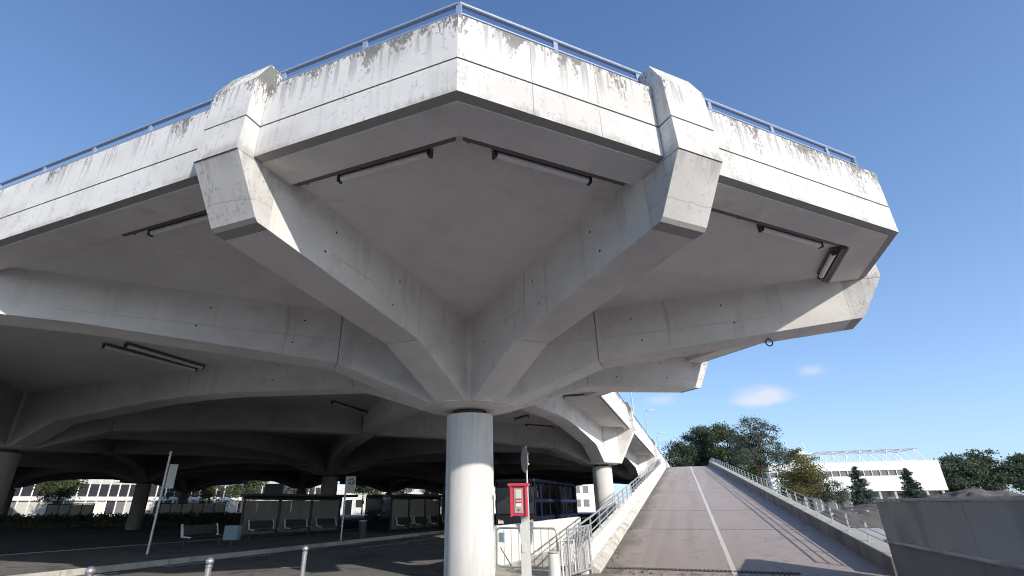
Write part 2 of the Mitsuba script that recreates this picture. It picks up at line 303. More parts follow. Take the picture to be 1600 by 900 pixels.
def railing(par, r_of, t0, t1, base, heights, step, bs, rad=.024):
    rk = add('railing', sloped_rail(r_of, t0, t1, base + heights[0], rad * 1.15), bs, parent=par, smooth=50)
    for h in heights[1:]: add('rail', sloped_rail(r_of, t0, t1, base + h, rad * .8), bs, parent=rk, smooth=50)
    for t in np.arange(t0 + .05, t1, step):
        r = r_of(t)
        add('post', cat([bx([-.02, -.02, zr(t) + base - .02], [.02, .02, zr(t) + base + heights[0]], W(r, t), N3, T3), bx([-.055, -.055, zr(t) + base - .02], [.055, .055, zr(t) + base + .015], W(r, t), N3, T3)]), bs, parent=rk)
def sloped_rail(r_of, t0, t1, h, rad):
    tt = [t0] + [x for x in np.arange(t0 + 2, t1 - .5, 4)] + [t1]
    if t1 > RTOP > t0: tt = sorted(tt + [RTOP])
    return tube([W(r_of(t), t, zr(t) + h) for t in tt], rad, 8)
railing(lw, lambda t: 2.24, 2.0, 49.8, .60, (.52, .34, .17), 1.6, 'galvanised')
rw = thing('ramp_parapet', 'low grey stained ramp wall with galvanised railing on the open right side', 'parapet wall')
t = 2.9
while t < 56:
    t1 = min(t + 4.0, 56.0)
    add('wall_segment', sloped_wall(lambda u: [(rR(u), zr(u) - .25), (rR(u), zr(u) + .38), (rR(u) + .02, zr(u) + .40), (rR(u) + .38, zr(u) + .40), (rR(u) + .40, zr(u) + .38), (rR(u) + .40, zr(u) - .35 - zr(u))], t, t1 - .02), 'dirty_shaded_concrete', parent=rw)
    t = t1
railing(rw, lambda t: rR(t) + .22, 3.2, 55.5, .40, (.47, .32, .17), 1.5, 'galvanised', .015)
# tall wall on the right
tw = thing('concrete_wall', 'tall grey concrete wall with a pale coping at the right edge of the picture', 'wall')
for i, (a, b) in enumerate(((2.6, -1.6), (-1.62, -5.6), (-5.62, -9.6), (-9.62, -16))):
    add('panel', rbx([9.0, b, -.2], [9.30, a, 1.60], .012), 'tall_wall', parent=tw)
add('coping', rbx([8.97, -16, 1.605], [9.33, 2.62, 1.655], .01), 'kerb_concrete', parent=tw)
add('ledge', rbx([8.93, -16, .78], [8.997, 2.58, .83], .008), 'kerb_concrete', parent=tw)
# low white wall beside the passage
wl = thing('low_wall', 'low bright white wall behind the gate and the red box post, beside the main column', 'wall')
for a, b in ((1.0, 5.2), (5.22, 9.6), (9.62, 14.4)):
    add('panel', rbx([-.52, a, -.1], [-.27, b, 1.06], .012), 'white_wall', parent=wl)

# ------------------------------------------------------------------ the deck
S, AP, A3, WB, SO = 20.71, 8.197, 9.222, .39, 6.07
DK = 'parking_deck'
tag(DK, 'huge concrete parking deck on mushroom columns with radiating beams and white stained parapets', 'parking deck')
def kdir(k):                              # arm k: 0 = towards the camera along the row (-t), then every 45 degrees towards +r
    a = math.radians(45 * k)
    return math.sin(a) * N3 - math.cos(a) * T3, math.cos(a) * N3 + math.sin(a) * T3
def octagon(ap, rot): return [(ap / math.cos(math.pi / 8) * math.cos(math.pi / 4 * j + rot), ap / math.cos(math.pi / 8) * math.sin(math.pi / 4 * j + rot)) for j in range(8)]
cols = [(i, j) for i, n in enumerate((5, 5, 4, 3, 3)) for j in range(n)]
arm_prof = [(.62, 6.095), (3.53, 6.095), (3.53, 4.766), (1.17, 3.962), (.62, 3.962)]
def end_face(ap): return [(ap - .225, 5.085), (ap - .185, 5.045), ]
def beam_mesh(c, k, ap, end, full=None):
    n, tt = kdir(k)
    if full: prof = [(3.55, 6.09), (full, 6.09), (full, 5.115), (8.6, 5.085), (3.55, 4.772)]
    else: prof = [(3.55, 6.09), (ap - .46, 6.09), (ap - .46, 5.063), (3.55, 4.772)]
    return prism(Polygon(prof), c, n, EZ, tt, -WB, WB)
for (i, j) in cols:
    c = W(-S * j, S * i); edge = (j == 0 and i >= 1)
    ck = add('column', cyl(c, .6, 0, 3.775, 64, bev=.012), 'column_paint' if j == 0 else 'column_shaded', parent=DK, smooth=40)
    add('bearing', cyl(c, .44, 3.776, 3.90, 32), 'joint_dark', parent=ck, smooth=40)
    core = prism(octagon(1.18, math.pi / 8) if edge else octagon(1.15, 0), c, N3, T3, EZ, 3.952, 6.09)
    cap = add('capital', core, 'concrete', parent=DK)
    add('collar', cyl(c, .93, 3.90, 3.95, 48, r1=1.12), 'concrete', parent=cap, smooth=40)
    for k in range(8):
        n, tt = kdir(k)
        if edge and k in (1, 3): continue
        if edge and k == 2:
            add('bracket', prism([(.62, 6.09), (2.06, 6.09), (2.28, 5.90), (1.2, 3.958), (.62, 3.958)], c, n, EZ, tt, -WB, WB), 'concrete', parent=cap)
            continue
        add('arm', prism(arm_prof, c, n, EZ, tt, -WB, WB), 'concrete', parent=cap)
        # the span that continues the arm
        lim = None; end = False
        if k in (0, 4):
            lim = S / 2 - .01
            if (k == 0 and i == 0): end = True
        elif k in (2, 6): lim = S / 2 - .01
        else: lim = S / math.sqrt(2) - .45
        if i == 0 and k in (1, 7): lim = 10.9
        if k == 0 and i == 0 or (i, j) == (0, 0) and k in (1, 2, 3):
            bk = add('beam', beam_mesh(c, k, A3 if k == 2 else AP, True), 'concrete', parent=DK); ap = A3 if k == 2 else AP
            add('end_block', prism([(ap - .457, 6.09), (ap - .05, 6.09), (ap - .05, 5.905), (ap + .245, 5.89), (ap - .215, 5.12), (ap - .27, 5.072), (ap - .457, 5.063)], c, n, EZ, tt, -WB, WB), 'paint_end', parent=bk)
        else:
            if (k == 4 and (i + 1, j) not in cols) or (k == 6 and (i, j + 1) not in cols): lim = 8.0
            if k in (3, 5) and (i + 1, j) not in cols or k in (5, 7) and (i, j + 1) not in cols: lim = 8.0
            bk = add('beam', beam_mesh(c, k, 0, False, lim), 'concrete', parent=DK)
        if (i, j) == (0, 0):
            for (r, z) in ((1.9, 5.2), (4.4, 5.72), (4.6, 5.15), (6.4, 5.75), (6.6, 5.3)):
                for s in (-1, 1):
                    m = frame(cyl([0, 0, 0], .022, 0, .006, 10), c + n * r + EZ * z + tt * s * (WB - .003), n, EZ, tt * s)
                    add('tie_hole', m, 'joint_dark', parent=bk)
# plan of the outer face
PL = [(-91, -AP), (3.395, -AP), (A3, -2.373), (A3, 2.373), (2.05, 9.546), (2.05, 95), (-49.6, 95), (-49.6, 46.5), (-70.3, 46.5), (-70.3, 28.9), (-91, 28.9)]
plan = Polygon(PL)
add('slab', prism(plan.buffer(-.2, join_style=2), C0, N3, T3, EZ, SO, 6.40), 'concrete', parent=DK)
def miter(off):                           # the outline moved inwards by off, vertex by vertex
    p = plan.buffer(-off, join_style=2, mitre_limit=10); q = list(p.exterior.coords)[:-1]
    return [min(q, key=lambda v: (v[0] - a[0]) ** 2 + (v[1] - a[1]) ** 2) for a in PL]
def band(off0, off1, z0, z1, e, s0=None, s1=None, chamf=None):
    """wall piece along edge e of the plan between offsets; s0, s1 metres from edge middle, None = mitred end."""
    A, B = np.array(PL[e]), np.array(PL[(e + 1) % len(PL)]); d = (B - A) / np.linalg.norm(B - A); nrm = np.array([d[1], -d[0]]); M = (A + B) / 2
    def pt(off, s, first):
        if s is None: return np.array(miters[round(off, 4)][e if first else (e + 1) % len(PL)])
        return M + d * s - nrm * off
    ring = [pt(off0, s0, True), pt(off0, s1, False), pt(off1, s1, False), pt(off1, s0, True)]
    V = [];
    lean = .028 * (z1 - z0)
    for z in (z0, z1):
        for q in ring: V.append(W(q[0], q[1], z))
    m = trimesh.Trimesh(V, [[0, 1, 5], [0, 5, 4], [1, 2, 6], [1, 6, 5], [2, 3, 7], [2, 7, 6], [3, 0, 4], [3, 4, 7], [0, 3, 2], [0, 2, 1], [4, 5, 6], [4, 6, 7]], process=False)
    m.fix_normals(); return m
miters = {round(o, 4): miter(o) for o in (.0001, .03, .031, .12, .14, .20, .33, .60, .64, .66)}
NE = len(PL)
def elen(e): return float(np.hypot(*(np.array(PL[(e + 1) % NE]) - np.array(PL[e]))))
pil_s = {0: [((-S * j) - (-91 + 3.395) / 2) for j in range(5)], 1: [-.725], 2: [0.0], 3: [-.23], 4: [S * i - (95 + 9.546) / 2 for i in range(1, 5)]}
for e in range(NE):
    L = elen(e)
    if L < .5: continue
    add('edge_beam', band(.14, .66 if e != 4 else .33, 5.918, 6.10, e), 'concrete', parent=DK)
    add('parapet_core', band(.03, .20, 5.96, 7.14, e), 'joint_dark', parent=DK)
    stops = [(-L / 2, None)] + [(s, 'p') for s in sorted(pil_s.get(e, []))] + [(L / 2, None)]
    for (a, ka), (b, kb) in zip(stops[:-1], stops[1:]):
        a_ = a + (WB + .012 if ka else 0); b_ = b - (WB + .012 if kb else 0)
        w = {0: 2.6, 1: .98, 2: 1.6, 3: 1.6, 4: 3.3}.get(e, 8.0)
        if e == 0 and b_ < 30: w = 7.0
        nseg = max(1, round((b_ - a_) / w)); cut = np.linspace(a_, b_, nseg + 1)
        for q in range(nseg):
            s0 = None if (q == 0 and not ka) else cut[q] + .003
            s1 = None if (q == nseg - 1 and not kb) else cut[q + 1] - .003
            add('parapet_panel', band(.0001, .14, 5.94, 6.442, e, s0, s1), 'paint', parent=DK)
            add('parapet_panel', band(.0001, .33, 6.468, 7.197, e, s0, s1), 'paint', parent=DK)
    # pilasters: an upper and a lower block with the groove between
    A, B = np.array(PL[e]), np.array(PL[(e + 1) % NE]); d2 = (B - A) / L; n2 = np.array([d2[1], -d2[0]]); M = (A + B) / 2
    for s in pil_s.get(e, []):
        if e == 0 and s < 0 - 20: pass
        o = W(*(M + d2 * s)); nn = n2[0] * N3 + n2[1] * T3; dd = d2[0] * N3 + d2[1] * T3
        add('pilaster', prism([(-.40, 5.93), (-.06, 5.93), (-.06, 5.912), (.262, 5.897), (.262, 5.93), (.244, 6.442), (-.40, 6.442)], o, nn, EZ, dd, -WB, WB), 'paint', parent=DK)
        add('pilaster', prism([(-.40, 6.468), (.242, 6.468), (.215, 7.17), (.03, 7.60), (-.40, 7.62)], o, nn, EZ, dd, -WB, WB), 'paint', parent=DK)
        add('pilaster_core', prism([(-.36, 6.43), (.20, 6.43), (.20, 6.48), (-.36, 6.48)], o, nn, EZ, dd, -WB + .03, WB - .03), 'joint_dark', parent=DK)
    # painted steel railing
    m_in = .20
    if e in (0, 1, 2, 3, 4):
        mi_ = miters[.2]; P0, P1 = np.array(mi_[e]), np.array(mi_[(e + 1) % NE]); dL = np.linalg.norm(P1 - P0); dv = (P1 - P0) / dL
        if e == 0: P0 = P1 - dv * 60; dL = 60.0
        rk = add('railing', tube([W(*P0, 7.67), W(*P1, 7.67)], .036, 10), 'rail_blue', parent=DK, smooth=50)
        add('rail', tube([W(*P0, 7.49), W(*P1, 7.49)], .026, 8), 'rail_blue', parent=rk, smooth=50)
        ss = np.arange(0, dL, 1.45 if e < 4 else 1.9)
        for s in ss:
            p = P1 - dv * s if e in (0,) else P0 + dv * s
            if e == 1 and s == 0: continue
            add('post', bx([-.018, -.035, 7.15], [.018, .035, 7.66], W(*p), nn if pil_s.get(e) else N3, dd if pil_s.get(e) else T3), 'rail_blue', parent=rk)
# cable trays under the edge beams of the head bay and along the spans
def edge_pt(e, off, s, z):
    A, B = np.array(PL[e]), np.array(PL[(e + 1) % NE]); d2 = (B - A) / elen(e); n2 = np.array([d2[1], -d2[0]]); M = (A + B) / 2
    if e == 0: M = np.array([0, -AP])
    q = M + d2 * s - n2 * off; return W(*q, z)
def bar(p, q, w, z0, z1):
    d = (q - p); l = np.linalg.norm(d); d /= l; s = np.cross(EZ, d)
    return bx([0, -w / 2, z0], [l, w / 2, z1], np.array([p[0], p[1], 0]), d, s, EZ)
for e, s0, s1 in ((0, -3.3, -.45), (0, .45, 3.02), (1, -3.75, -1.2), (1, -.25, 3.65), (2, -1.98, -.45)):
    off = .72
    add('cable_tray', bar(edge_pt(e, off, s0, 0), edge_pt(e, off, s1, 0), .10, 5.955, 6.03), 'tray', parent=DK)
    for s in np.arange(s0 + .1, s1, 1.4):
        add('tray_bracket', bar(edge_pt(e, off - .07, s, 0), edge_pt(e, off + .14, s, 0), .04, 6.021, 6.066), 'tray', parent=DK)
def fixture(p, q, label, lit=False):
    t = thing('ceiling_light', label, 'light', 'fluorescent lights under the deck')
    d = (q - p) / np.linalg.norm(q - p); s = np.cross(EZ, d)
    add('housing', bar(p, q, .10, 6.00, 6.062), 'tray', parent=t)
    add('tube', tube([p + d * .05 + EZ * 5.955, q - d * .05 + EZ * 5.955], .046, 10), 'tube_white', parent=t, smooth=50)
    for c in (p, q):
        dd = d if c is p else -d
        add('end_cap', bx([0, -.045, 5.905], [.035, .045, 6.0], np.array([c[0], c[1], 0]) , dd, s * (1 if c is p else -1), EZ), 'dark_metal', parent=t)
for e, s0, s1, lb in ((0, 1.12, 2.62, 'tube light under the front edge, left of the deck corner nearest the camera'), (0, -2.8, -1.28, 'tube light under the front edge, left of the left pilaster'),
        (1, -3.28, -1.72, 'tube light under the deck, just right of the corner nearest the camera'), (1, 1.77, 3.35, 'tube light under the deck, right of the right pilaster, by the right-hand corner'),
        (2, -1.9, -.72, 'short tube light in the recess at the right-hand corner, seen end on')):
    fixture(edge_pt(e, .865, s0, 0), edge_pt(e, .865, s1, 0), lb)
for (a, b, lb) in (((-10.05, -3.5), (-9.95, -.5), 'left of two long dark light strips under the deck at the left'), ((-9.4, -3.3), (-9.5, -.6), 'right of two long dark light strips under the deck at the left'),
        ((.45, 9.3), (1.9, 9.4), 'tube light under the deck edge behind the fourth beam end'), ((-3.5, 14.3), (-2.4, 13.3), 'bright slanted tube light right of the top of the main column'),
        ((-3.5, 16.4), (-2.3, 17.9), 'dark light strip under the deck left of the second column'), ((-9.4, 6.0), (-9.6, 9.0), 'dark light strip deep under the deck behind the main column')):
    fixture(W(*a), W(*b), lb)
# ring hook under the right-hand beam
hk = W(7.24, 0.0, 5.0)
def torus(R, r, o, ax1, ax2):
    a = np.linspace(0, 2 * math.pi, 25); return tube([o + R * (math.cos(x) * ax1 + math.sin(x) * ax2) for x in a], r, 6, caps=False)
ky = thing('hook_ring', 'small blue ring hanging below the right-hand beam', 'hook')
add('ring', torus(.075, .016, hk + [0, 0, -.13], EX, EZ), 'ring_blue', parent=ky, smooth=60)
add('plate', bx([-.05, -.16, -.006], [.05, .16, .012], hk + [0, 0, .01], T3, N3, EZ), 'dark_metal', parent=ky)
add('shank', tube([hk + [0, 0, .0], hk + [0, 0, -.06]], .014, 8), 'ring_blue', parent=ky)
# lamp posts on the deck
for (r, t, lb) in ((1.0, 50.9, 'nearer street lamp standing on the deck edge above the ramp'), (1.0, 72.4, 'farther street lamp on the deck edge above the ramp'), (1.0, 36.0, 'street lamp foot on the deck edge just behind the beam end')):
    sl = thing('street_lamp', lb, 'street lamp', 'street lamps on the deck')
    b = W(r, t)
    add('pole', tube([b + EZ * 6.4, b + EZ * 11.95], [.08, .045], 10), 'galvanised', parent=sl, smooth=50)
    add('arm', tube([b + EZ * 11.9, b + N3 * .3 + EZ * 12.02, b + N3 * .55 + EZ * 12.03], .035, 8), 'galvanised', parent=sl, smooth=50)
    add('head', bx([.45, -.13, 11.95], [1.15, .13, 12.1], b, N3, T3, EZ, .04), 'lamp_glass', parent=sl)

# ------------------------------------------------------------------ objects at the foot of the ramp
def P3(x, y, z=0.0): return np.array([x, y, z], float)
# red box on its post
rb = thing('call_box', 'red metal box with a grey front panel on a grey post', 'call box')
bo = P3(.74, 12.5, 0); fa = np.array([.985, -.17, 0]); fb = np.array([.17, .985, 0])        # front faces the camera, turned a little left
B = lambda lo, hi, ch=.004: bx(lo, hi, bo, fa, fb, EZ, ch)
add('post', cat([B([.02, .03, 0], [.17, .19, 1.38]), ]), 'galvanised', parent=rb)
add('post_cover', prism([(0, 0), (.20, 0), (.20, 1.32), (.0, 1.20)], bo + fa * .0 + fb * -.03, fa, EZ, fb, 0, .055), 'sign_pale', parent=rb)
add('body', B([-.19, -.16, 1.38], [.19, .16, 2.02], .01), 'red_paint', parent=rb)
add('roof', B([-.245, -.22, 2.02], [.245, .2, 2.09], .012), 'red_paint', parent=rb)
for s in (-1, 1): add('side_fin', B([s * .175 - .02, -.20, 1.36], [s * .175 + .02, -.155, 2.02]), 'red_paint', parent=rb)
pn = add('front_panel', B([-.10, -.178, 1.44], [.10, -.16, 1.97]), 'plate_grey', parent=rb)
add('window', B([-.065, -.187, 1.76], [.065, -.179, 1.94]), 'sign_pale', parent=pn)
add('red_label', B([-.07, -.187, 1.66], [.075, -.179, 1.745]), 'red_paint', parent=pn)
add('lettering', cat([B([-.055 + .018 * k, -.192, 1.688 + (.004 if k % 3 == 0 else 0)], [-.043 + .018 * k, -.1875, 1.712 + (.008 if k % 2 else 0)], .001) for k in range(7)]), 'label_white', parent=pn)
add('white_label', B([-.06, -.187, 1.58], [.06, -.179, 1.65]), 'label_white', parent=pn)
add('lock', frame(cyl([0, 0, 0], .02, 0, .012, 14), bo - fb * .178 + EZ * 1.51, fa, EZ, -fb), 'dark_metal', parent=pn)
add('slot_plate', B([.02, -.052, .62], [.12, -.031, .80]), 'sign_pale', parent=rb)
# round sign seen from behind, edge nearly on
rs = thing('round_sign', 'round traffic sign seen from its dark back, on a thin pole behind the red box', 'traffic sign')
so = P3(.97, 12.85)
add('pole', tube([so + EZ * 0, so + EZ * 2.98], .025, 10), 'galvanised', parent=rs, smooth=50)
nf = np.array([.98, .2, 0]); sf = np.array([-.2, .98, 0])
add('disc', frame(cyl([0, 0, 0], .305, -.012, .012, 40, bev=.004), so + EZ * 2.66 - nf * .045, sf, EZ, nf), 'sign_back', parent=rs)
add('clamp', cat([bx([-.2, -.03, -.02], [.2, .012, .02], so + EZ * z, sf, nf, EZ) for z in (2.54, 2.78)]), 'galvanised', parent=rs)
# tube frame gate across the passage
gt = thing('tube_gate', 'grey tube-frame gate with rounded corners and upright bars, behind the red box post', 'gate')
g0, g1 = W(.12, 1.55), W(1.80, 1.35); gd = (g1 - g0) / np.linalg.norm(g1 - g0); gl = np.linalg.norm(g1 - g0)
def rr_frame(w, z0, z1, rad):
    pts = []
    for cx, cz, a0 in ((w - rad, z1 - rad, 0), (rad, z1 - rad, 90), (rad, z0 + rad, 180), (w - rad, z0 + rad, 270)):
        for a in np.linspace(a0, a0 + 90, 6): pts.append(g0 + gd * (cx + rad * math.cos(math.radians(a))) + EZ * (cz + rad * math.sin(math.radians(a))))
    return pts + [pts[0]]
add('frame', tube(rr_frame(gl, .16, 1.06, .11), .024, 8, caps=False), 'galvanised', parent=gt, smooth=50)
for k in range(1, 8): add('bar', tube([g0 + gd * gl * k / 8 + EZ * .17, g0 + gd * gl * k / 8 + EZ * 1.05], .011, 6), 'galvanised', parent=gt, smooth=50)
add('lock_box', bx([.06, -.03, .72], [.22, .03, .95], g0, gd, np.cross(EZ, gd), EZ, .005), 'bin_blue', parent=gt)
add('stay', tube([g0 + gd * .1 + EZ * .6, g0 + gd * .45 + EZ * .12], .012, 6), 'dark_metal', parent=gt, smooth=50)
gp = thing('gate_post', 'thick grey gate post standing between the main column and the tube gate', 'post')
add('shaft', bx([-.16, -.07, 0], [-.02, .07, 1.1], g0, gd, np.cross(EZ, gd), EZ, .012), 'galvanised', parent=gp)
add('foot_plate', bx([-.22, -.12, 0.005], [.04, .12, .02], g0, gd, np.cross(EZ, gd), EZ), 'galvanised', parent=gp)
# barred panel that closes the end of the ramp wall
bp = thing('barred_panel', 'panel of close upright bars with a diagonal brace, ending the ramp wall', 'railing panel')
q0, q1 = W(2.22, .75), W(2.46, 2.15); qd = (q1 - q0) / np.linalg.norm(q1 - q0); ql = np.linalg.norm(q1 - q0)
z0, z1 = .12, 1.06
add('frame', cat([tube([q0 + EZ * a, q1 + EZ * b], .024, 8) for a, b in ((z0, z0), (z1, z1 + .05))] + [tube([q + EZ * 0, q + EZ * (z1 + e)], .026, 8) for q, e in ((q0, .02), (q1, .06))]), 'galvanised', parent=bp, smooth=50)
for k in range(1, 14): add('bar', tube([q0 + (q1 - q0) * k / 14 + EZ * z0, q0 + (q1 - q0) * k / 14 + EZ * (z1 + .05 * k / 14)], .011, 6), 'galvanised', parent=bp, smooth=50)
add('brace', tube([q0 + EZ * (z0 + .03) - T3 * .0 + N3 * -.02, q1 + EZ * (z1 - .02) + N3 * -.02], .014, 6), 'galvanised', parent=bp, smooth=50)
bl = thing('white_bollard', 'short thick white post in front of the tube gate, right of the red box post', 'bollard')
wb = P3(1.47, 12.45)
add('shaft', cyl(wb, .125, 0, .60, 28, bev=.015), 'white_wall', parent=bl, smooth=40)
add('cap', cyl(wb, .133, .60, .635, 28, bev=.012), 'kerb_concrete', parent=bl, smooth=40)
sk = thing('barrier_stack', 'folded white and grey barrier frames leaning together beside the short white post', 'barriers')
for k in range(4):
    o = P3(1.64 + .075 * k, 12.75 + .06 * k); a = np.array([.35, .94, 0])
    add('frame', tube([o + EZ * .02, o + EZ * (.80 + .03 * (k % 2)), o + a * .75 + EZ * .80, o + a * .75 + EZ * .02], .018, 6), 'white_frame' if k % 2 else 'galvanised', parent=sk, smooth=50)
    add('board', bx([.1, -.012, .30], [.65, .012, .72], o, a, np.cross(EZ, a), EZ), 'label_white' if k % 2 else 'sign_pale', parent=sk)
add('passage_floor', rbx([-.26, -1.0, .004], [2.10, 14, .03]), 'kerb_concrete', kind='structure', label='pale concrete floor of the passage beside the low white wall')
# steel bollards
for (x, y, lb) in ((-3.2, 9.55, 'steel bollard with a ball top, nearest to the main column'), (-3.8, 7.51, 'steel bollard with a ball top, middle one of the three'), (-4.68, 6.51, 'steel bollard with a ball top, leftmost of the three')):
    t = thing('bollard', lb, 'bollard', 'steel bollards along the road'); o = P3(x, y)
    add('shaft', cyl(o, .040, 0, .89, 20), 'steel', parent=t, smooth=40)
    add('collar', cyl(o, .048, .875, .90, 20, bev=.006), 'steel', parent=t, smooth=40)
    b = trimesh.creation.icosphere(3, .052); b.apply_translation(o + EZ * .945); add('ball', b, 'steel', parent=t, smooth=True)
    add('base', cyl(o, .09, .004, .03, 20, bev=.008), 'steel', parent=t, smooth=40)

# ------------------------------------------------------------------ bus station under the deck
pf = Polygon([(-18.4, -30), (-10.45, -30), (-10.45, 37), (-11.5, 41), (-13.5, 43), (-16.2, 42), (-18.4, 38)])
add('platform', prism(pf.buffer(-.15), C0, N3, T3, EZ, .0, .15), 'asphalt', kind='structure', label='raised asphalt waiting platform with a pale kerb')
kp = list(pf.exterior.coords)
for a, b in zip(kp[:-1], kp[1:]):
    a, b = np.array(a), np.array(b); L = np.linalg.norm(b - a)
    n = max(1, int(L / 3.0))
    if a[0] < -15 and b[0] < -15: n = max(1, int(L / 12))
    for k in range(n):
        p, q = a + (b - a) * k / n, a + (b - a) * (k + 1) / n; d = (q - p) / np.linalg.norm(q - p); ii = np.array([-d[1], d[0]])
        add('kerb_stone', bx([.01, 0, 0], [np.linalg.norm(q - p) - .01, .16, .165], W(p[0], p[1]), d[0] * N3 + d[1] * T3, ii[0] * N3 + ii[1] * T3, EZ, .015), 'kerb_concrete', parent='platform')
add('forecourt', prism(Polygon([(-60, -90), (60, -90), (60, 2.45), (8.95, 2.45), (2.02, 2.45), (2.02, -3.0), (-1.18, -7.38), (-60, -7.38)]), C0 + [0, 0, .004], N3, T3, EZ, -.003, .001), 'ramp_surface', kind='structure', label='brownish grey forecourt at the foot of the ramp')
add('road_line', rbx([-8.6, 8, .006], [-8.5, 30, .0075]), 'line_white', kind='structure', label='faded white line on the bus road')
def bench(par_o, d, s, label):
    """seat with white L-shaped end brackets; d along the seat, s towards the sitter."""
    t = thing('bench', label, 'bench', 'benches in the bus shelters')
    for u in (0.0, 1.45):
        prof = [(-.05, .42), (.42, .40), (.42, .445), (-.0, .47), (-.14, .90), (-.19, .89)]
        add('end_bracket', prism(prof, par_o + d * u, s, EZ, d, -.03, .03), 'bench_white', parent=t)
        add('leg', tube([par_o + d * u + s * .12 + EZ * .0, par_o + d * u + s * .12 + EZ * .42], .025, 8), 'dark_metal', parent=t, smooth=50)
    add('seat', bx([.03, .0, .425], [1.42, .40, .455], par_o, d, s, EZ, .01), 'dark_metal', parent=t)
    add('backrest', prism([(-.02, .52), (-.125, .86), (-.155, .85), (-.05, .51)], par_o, s, EZ, d, .03, 1.42), 'dark_metal', parent=t)
def shelter(p0, d, n, w, zf, label, benchlab, group):
    t = thing('bus_shelter', label, 'bus shelter', group)
    s = np.cross(d, EZ); L = n * w
    if s @ (-p0) < 0: s = -s                     # open side, towards the road and the camera
    at = lambda u, v, z: p0 + d * u + s * v + EZ * (zf + z)
    add('roof', bx([-.2, -.15, 2.05], [L + .2, 1.35, 2.17], p0 + EZ * zf, d, s, EZ, .02), 'dark_metal', parent=t)
    add('beam', bx([-.1, -.06, 1.88], [L + .1, .04, 2.05], p0 + EZ * zf, d, s, EZ), 'dark_metal', parent=t)
    for k in range(n + 1): add('post', bx([-.05, -.05, 0], [.05, .05, 2.05], at(k * w, 0, 0), d, s, EZ), 'dark_metal', parent=t)
    for k in range(n):
        for q in range(3):
            g = add('pane', bx([k * w + .09 + q * (w - .16) / 3, -.008, .22], [k * w + .07 + (q + 1) * (w - .16) / 3, .008, 1.86], p0 + EZ * zf, d, s, EZ), 'frosted', parent=t)
        add('base_rail', bx([k * w + .05, -.03, .14], [k * w + w - .05, .03, .20], p0 + EZ * zf, d, s, EZ), 'dark_metal', parent=t)
    for k in range(n): bench(at(k * w + .28, .35, 0), d, s, benchlab[k])
    return t
d1 = W(-15.7, 15.83) - W(-16.95, 9.24); d1 /= np.linalg.norm(d1)
bl3 = 'bench with white L-shaped ends in the %s bay of the %s bus shelter'
shelter(W(-16.95, 9.24), d1, 3, 2.18, .15, 'long dark bus shelter with three bays of panes, left of the emblem sign', [bl3 % (q, 'left') for q in ('left', 'middle', 'right')], 'bus shelters')
d2 = W(-11.52, 21.43) - W(-12.21, 16.07); d2 /= np.linalg.norm(d2)
shelter(W(-12.21, 16.07), d2, 3, 1.75, .15, 'dark bus shelter with pale frosted panes just left of the main column', [bl3 % (q, 'right') for q in ('left', 'middle', 'right')], 'bus shelters')
d0 = W(-18.5, -.5) - W(-19.2, -6.0); d0 /= np.linalg.norm(d0)
bench(W(-14.0, 3.6, .15), d1, N3, 'bench with pale ends standing free by the blue litter bin')
bb = thing('litter_bin', 'pale blue boxy litter bin on a short leg at the left end of the shelter', 'litter bin')
o = W(-13.02, 5.11, .15)
add('body', bx([-.28, -.2, .26], [.28, .2, .82], o, EX, EY, EZ, .02), 'bin_blue', parent=bb); add('leg', tube([o, o + EZ * .27], .05, 10), 'dark_metal', parent=bb, smooth=50)
rbn = thing('litter_bin', 'round dark litter bin with a bright steel rim near the bus stop sign', 'litter bin')
o = W(-10.75, 11.1, .15)
add('drum', cyl(o, .19, 0, .80, 24, r1=.20), 'dark_metal', parent=rbn, smooth=40); add('rim', cyl(o, .215, .80, .845, 24, bev=.01), 'steel', parent=rbn, smooth=40)
def stop_sign(o, h, z0, z1, w, label, off):
    t = thing('bus_stop_sign', label, 'bus stop sign', 'bus stop signs')
    add('pole', tube([o, o + EZ * h], .042, 10), 'galvanised', parent=t, smooth=50)
    f = add('flag', bx([.05 + off, -.02, z0], [.05 + off + w, .02, z1], o, EX, EY, EZ, .008), 'sign_pale', parent=t)
    add('base', cyl(o, .12, 0, .03, 16), 'dark_metal', parent=t)
    return f, o
stop_sign(W(-12.84, 1.42, .15), 3.46, 2.15, 3.0, .30, 'tall bus stop pole with a narrow pale flag, at the left of the platform', .03)
f, o = stop_sign(W(-10.55, 9.16, .15), 2.85, 2.1, 2.86, .42, 'bus stop sign whose pale flag has a dark round emblem', -.02)
add('emblem', frame(torus(.12, .022, np.zeros(3), EX, EY), o + np.array([.24, -.022, 2.62]), EX, EZ, EY), 'dark_metal', parent=f)
add('timetable', bx([.05, -.015, 1.1], [.36, .015, 1.75], o, EX, EY, EZ), 'screen_dark', parent=f.rsplit('__', 1)[0])
# hanging display
mo = P3(-18.4, 45.0)
hd = thing('departure_display', 'dark departure display on two posts in front of the pale facade', 'display')
add('screen', bx([-.8, -.1, 2.75], [.8, .1, 3.55], mo, EX, EY, EZ, .02), 'screen_dark', parent=hd)
for s in (-.55, .55): add('post', tube([mo + EX * s, mo + EX * s + EZ * 2.75], .05, 8), 'dark_metal', parent=hd, smooth=50)

